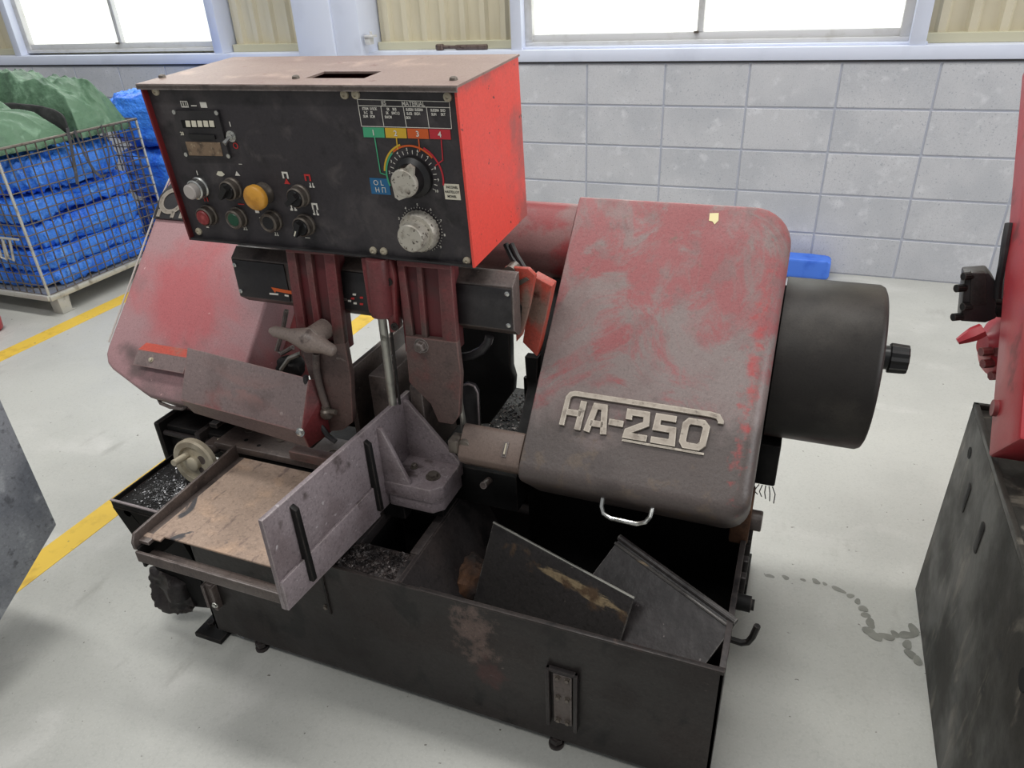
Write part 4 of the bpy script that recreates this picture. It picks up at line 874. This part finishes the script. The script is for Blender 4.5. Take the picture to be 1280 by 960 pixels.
c = pp(331, 241); m = MB(); bezel(m, c, .018); m.mat(1).lathe(c, PN, [(.013, .015), (.023, .022), (.0235, .030), (.021, .034), (.010, .036)], 32); m.build('mushroom_button', ['bolt', 'plastic_yellow'], cb_, angle=50)
selector(376, 244, R(35), False); push(262, 268, 'plastic_red'); push(299, 271, 'plastic_green', .0135, .018); push(342, 275, 'plastic_black', .0135, .018); selector(383, 280, R(240))
# material table
def line(pts, w, mat, name='table_line', off=.0010):
    m = MB(); P_ = [pp(*p) + PN * off for p in pts]
    for a, b in zip(P_[:-1], P_[1:]):
        d = (b - a); sd = d.normalized().cross(PN) * (w / 2); e2 = d.normalized() * (w / 2)
        m.prism([a - sd - e2, b - sd + e2, b + sd + e2, a + sd - e2], PN * .0004)
    return m.build(name, mat, cb_, smooth=False)
line([(447, 124), (562, 127), (565, 160.5), (452.5, 157.5), (447, 124)], .0010, 'white_mark'); line([(448.5, 131.8), (563, 134.3)], .0010, 'white_mark')
for a, b in (((476.5, 132.5), (480.5, 158.5)), ((504.5, 133.2), (508.7, 159.3)), ((533.5, 134), (537, 160))): line([a, b], .0010, 'white_mark')
label_text('JIS', 480, 128.8, .0095); label_text('MATERIAL', 517, 129.8, .0095, wx=.95)
for tx_, px, py in (('STKM  S15CK', 462.5, 135.8), ('S-C    SS', 461, 140.6), ('SUM   SCM', 462, 145.4), ('SK    SKS', 490, 136.4), ('SK    SNC1,2', 491.5, 141.2), ('SNCM', 486, 146.2), ('SUS201 SUS304', 518.5, 137), ('SUS2   SKD1', 517.5, 142), ('SKH', 511, 147), ('SUS304  SKD', 548, 137.8), ('SUH      SKT', 548.5, 142.8)):
    label_text(tx_, px, py, .0058, wx=.80, bold=.03)
for k, (mt_, nm) in enumerate((('green_mark', '1'), ('yellow_mark', '2'), ('orange_mark', '3'), ('crimson_mark', '4'))):
    x = 453.8 + 27.6 * k; y = 158.8 + .75 * k
    quad('colour_field', [(x, y), (x + 26.4, y + .7), (x + 27.6, y + 13.2), (x + 1.4, y + 12.4)], mt_, .0012)
    label_text(nm, x + 13.6, y + 7, .0125, off=.0020)
line([(468.8, 172), (476, 216), (482, 218)], .0019, 'green_mark', 'scale_line'); line([(496, 173), (497.5, 186)], .0019, 'yellow_mark', 'scale_line'); line([(523.8, 174.5), (525, 188.5)], .0019, 'orange_mark', 'scale_line'); line([(552, 175.5), (554, 200), (545, 206.5)], .0019, 'crimson_mark', 'scale_line')
DC = pp(517.5, 221)
def arc(a0, a1, r, w, mat):
    m = MB(); n = 24; L = []
    for i in range(n + 1):
        a = R(lerp(a0, a1, i / n)); d = EX * math.cos(a) + BZ * math.sin(a)
        L.append([DC + d * (r - w / 2) + PN * .0006, DC + d * (r + w / 2) + PN * .0006, DC + d * (r + w / 2) + PN * .0012, DC + d * (r - w / 2) + PN * .0012])
    m.loops(L); m.build('scale_arc', mat, cb_, smooth=False)
arc(200, 128, .0510, .003, 'green_mark'); arc(172, 108, .0545, .003, 'yellow_mark'); arc(132, 40, .0510, .003, 'orange_mark'); arc(62, -12, .0545, .0028, 'crimson_mark')
for k in range(19):
    a = R(198 - 12.6 * k); d = EX * math.cos(a) + BZ * math.sin(a); t2 = d.cross(PN)
    m = MB(); m.obox(DC + d * .0375 - t2 * .0005 + PN * .0006, d * (.0065 if k % 2 else .004), t2 * .001, PN * .0005); m.build('scale_tick', 'white_mark', cb_, smooth=False)
    if k % 2 == 0: text('lettering', str(k // 2 + 1), DC + d * .0452 + PN * .0012, EX, BZ, .0065, 'white_mark', cb_)
# pointer knob
m = MB(); m.mat(1).lathe(DC, PN, [(.035, .001), (.034, .008), (.026, .014), (.024, .030)], 36)
pd = EX * math.cos(R(238)) + BZ * math.sin(R(238)); pt = pd.cross(PN)
m.mat(0).lathe(DC, PN, [(.0235, .030), (.0235, .036), (.021, .038)], 32)
m.prism([DC + pd * .031 - pt * .004 + PN * .030, DC + pd * .031 + pt * .004 + PN * .030, DC + pd * .010 + pt * .020 + PN * .030, DC - pd * .034 + pt * .005 + PN * .030, DC - pd * .034 - pt * .005 + PN * .030, DC + pd * .010 - pt * .020 + PN * .030], PN * .007)
m.build('pointer_knob', ['knob_metal', 'plastic_black'], cb_, angle=35)
KC = pp(527, 287)
m = MB(); n = 56; L = []
for h_, f_ in ((.002, 1.0), (.016, .98), (.020, .90)):
    L.append([KC + (EX * math.cos(2 * math.pi * i / n) + BZ * math.sin(2 * math.pi * i / n)) * ((.0365 if i % 2 else .035) * f_) + PN * h_ for i in range(n)])
m.loops(L); m.lathe(KC, PN, [(.0255, .020), (.0245, .042), (.0225, .044)], 36).lathe(KC + PN * .044, PN, [(.002, 0), (.002, .0006)], 10)
m.build('feed_knob', 'knob_metal', cb_, angle=40)
for k in range(8):
    a = R(190 - 33 * k); d = EX * math.cos(a) + BZ * math.sin(a)
    text('lettering', str(k + 2), KC + d * .0445 + PN * .0012, EX, BZ, .0065, 'white_mark', cb_)
for k in range(33):
    a = R(190 - 8.0 * k); d = EX * math.cos(a) + BZ * math.sin(a); t2 = d.cross(PN)
    m = MB(); m.obox(KC + d * .0385 - t2 * .0004 + PN * .0006, d * .002, t2 * .0008, PN * .0005); m.build('scale_tick', 'white_mark', cb_, smooth=False)
quad('blue_label', [(462, 222), (486, 223.5), (489, 243.5), (465, 242)], 'blue_mark', .0010)
label_text('O L', 473.5, 228.5, .0125, bold=.0); label_text('H \u03a0', 476.5, 237.5, .0125, bold=.0)
quad('white_label', [(554.5, 229.5), (574, 230.3), (576.5, 250), (557, 248.8)], 'digit_cream', .0010)
for tx_, py in (('INCONEL', 234), ('HASTELLOY', 239.8), ('MONEL', 245.4)): label_text(tx_, 565.5, py, .0058, 'plastic_black', wx=.85)
# ================================================================ loose sheet plates in the trough
def sheet(name, corners, th, mat, label):
    a, b, c, d = corners; n = (b - a).cross(d - a).normalized()
    o = MB().prism([a, b, c, d], n * th).build(name, mat, bevel=.0008, seg=1); return tag(o, label, 'steel plate')
A_tl = onY(617, 653, -2.775); A_tr = onY(793, 748, -2.875); A_bl = onY(592, 752, -2.84)
A_br = A_bl + (A_tr - A_tl)
ex_ = (A_bl - A_tl).normalized()
A_bl2 = A_tl + ex_ * ((A_bl - A_tl).length * 1.72); A_br2 = A_tr + ex_ * ((A_bl - A_tl).length * 1.42)
n_ = (A_tr - A_tl).cross(A_bl - A_tl).normalized()
lx = (A_tr - A_tl).normalized(); lz = n_ if n_.y < 0 else -n_; ly = lz.cross(lx)
cA = (A_tl + A_tr + A_br2 + A_bl2) / 4; MA = Matrix((lx, ly, lz)).transposed()
loc_ = [MA.transposed() @ (p - cA) for p in (A_tl, A_tr, A_br2, A_bl2)]
pA = MB().prism([Vector((p.x, p.y, -.002)) for p in loc_], (0, 0, .004)).build('steel_plate', 'streaked_plate', bevel=.0008, seg=1, org=(0, 0, 0))
pA.matrix_world = Matrix.Translation(cA) @ MA.to_4x4(); WL[pA.name] = Vector((0, 0, 0))
tag(pA, 'flat grey steel plate with scraped rust streak leaning in the oily trough', 'steel plate')
MB().tube([Vector((loc_[0].x, loc_[0].y, 0)), Vector((loc_[1].x, loc_[1].y, 0))], .003, 8).build('edge_highlight', 'steel', pA)  # bright steel tube puts the plate's white edge highlight into the shape
B_tl = onY(775, 672, -2.74); B_tr = onY(921, 778, -2.865); B_bl = onY(722, 742, -2.83)
ey_ = (B_bl - B_tl)
pB = sheet('steel_plate', [B_tl, B_tr, B_tr + ey_ * .85, B_tl + ey_ * 1.9], .004, 'plate_dark', 'dark oily steel plate with rolled top edge leaning behind the grey plate')
nb_ = (B_tr - B_tl).cross(ey_).normalized()
if nb_.y > 0: nb_ = -nb_
m = MB(); m.tube([B_tl + nb_ * .004, lerp(B_tl, B_tr, .5) + nb_ * .004, B_tr + nb_ * .004], .0065, 10); m.build('rolled_edge', 'plate_dark', pB)
m = MB(); m.tube([B_tl + ey_ * .10 + nb_ * .003, B_tr + ey_ * .10 + nb_ * .003], .0035, 8); m.build('rolled_lip', 'plate_grey', pB)

# ================================================================ neighbouring saw on the right
rs = empty('band_saw', (2.3, -2.9, 0)); tag(rs, 'second red band saw with black tank, cropped beside the first', 'band saw')
RX, RY, RZ = 1.927, -2.262, .54
rt_ = MB().box(RX, 2.75, -3.60, RY, .0, RZ).build('tank', 'right_tank', rs, bevel=.002)
MB().box(RX, RX + .010, -3.60, RY, RZ, RZ + .012).box(RX, 2.75, RY - .010, RY, RZ, RZ + .012).build('rim', 'right_tank', rt_, bevel=.001)
for px, py, w_, h_ in ((1212, 566, .010, .022), (1279, 850, .014, .030)):
    p = onX(px, py, RX); MB().lathe((RX - .0008, p.y, p.z), (1, 0, 0), [(w_ * 1.3, 0), (w_ * 1.3, .0012)], 18).build('hole', 'void_black', rt_)
for px, py in ((1208, 622), (1224, 672)):
    p = onX(px, py, RX)
    MB().prism([(RX - .0015, p.y + .013 * math.cos(a_) , p.z + .010 * math.sin(a_) + (.026 if math.sin(a_) > 0 else -.026)) for a_ in [2 * math.pi * (k_ + .5) / 14 for k_ in range(14)]], (.003, 0, 0)).build('embossed_slot', 'black_oily', rt_, bevel=.0008)
# sloping red cover
K = onX(1235, 571, 1.922)
rcv = MB().prism([K, K - HS * .85, K - HS * .85 + HN * .17, K + HN * .17], (.75, 0, 0)).build('idler_wheel_cover', 'right_red', rs, bevel=.006)
MB().lathe(onX(1243, 510, 1.918), (1, 0, 0), [(.016, -.004), (.016, .004)], 16).build('cover_pivot', 'red_dark', rs)
MB().box(2.05, 2.65, -2.50, RY - .02, RZ + .0, .552).build('bed', 'black_oily', rs, bevel=.004)
# valve block and red hand knob on its side
vy = -2.20
a = onY(1203, 341, vy); b = onY(1243, 403, vy)
vb = MB().prism([onY(px, py, vy) for px, py in ((1206, 343), (1236, 341), (1245, 352), (1246, 398), (1232, 404), (1200, 402))], (0, .05, 0)).build('valve_block', 'black_paint', rs, bevel=.004)
MB().prism([onY(px, py, vy - .004) for px, py in ((1214, 341), (1232, 341), (1234, 380), (1212, 384))], (0, .02, 0)).build('valve_body', 'dark_tank', vb, bevel=.003)
for px, py in ((1208, 346), (1199, 361), (1207, 384), (1195, 397)):
    p = onY(px, py, vy - .006); MB().cyl(p + Vector((-.006, 0, 0)), p + Vector((.012, .01, 0)), .0085, 10).build('valve_bolt', 'black_oily', vb)
p = onY(1240, 375, vy + .03); MB().cyl(p, p + Vector((.10, .0, .0)), .013, 14).build('valve_pipe', 'black_paint', vb)
k0 = onY(1243, 432, vy + .03)
kd = MB().lathe(k0, (-.93, -.30, .1), [(.066, -.02), (.066, -.004), (.050, .004), (.030, .012), (.022, .026)], 32).build('knob_flange', 'right_red', rs, angle=40)
a = onY(1229, 412, vy - .03); b = onY(1197, 427, vy - .04)
MB().tube([a, lerp(a, b, .35), lerp(a, b, .7), b], [.015, .016, .012, .007], 6).build('knob_lever', 'right_red', kd)
for px, py in ((1226, 440), (1228, 455), (1238, 470), (1245, 440)):
    p = onY(px, py, vy - .01); MB().cyl(p, p + Vector((.02, .01, 0)), .010, 8).build('flange_bolt', 'red_dark', kd)
MB().tube([onY(1248, 372, vy), onY(1250, 350, vy), onY(1254, 330, vy), onY(1258, 300, vy + .02), onY(1262, 280, vy + .04)], .009, 10).build('hydraulic_hose', 'rubber', rs)
MB().cyl((1.91, vy + .02, .74), (2.05, vy + .02, .74), .02, 12).build('valve_stay', 'black_oily', rs)

# ================================================================ cabinet of another machine on the left
lcx = -.02
prf = [(-3.032, .305), (-3.032, .662), (-3.040, .672), (-4.2, .672), (-4.2, 0), (-3.52, 0)]
lm = empty('machine_cabinet', (-.16, -3.6, 0)); tag(lm, 'dark slate steel machine cabinet with a clipped lower corner at the edge', 'cabinet')
MB().prism([(-.30, y, z) for y, z in prf], (.30 + lcx, 0, 0)).build('body', 'left_cabinet', lm, bevel=.004)
MB().box(-.30, lcx, -4.2, -3.04, .672, .676).build('top_plate', 'brown_steel', lm, bevel=.001)
c = onZ(-13, 414, 0)
o = MB().lathe((c.x, c.y, 0), (0, 0, 1), [(.05, 0), (.062, .012), (.066, .06), (.060, .10), (.045, .15), (.040, .22), (.020, .25)], 28).build('red_canister', 'right_red', angle=60)
tag(o, 'red rounded metal object standing on the floor before the wire cage', 'canister')
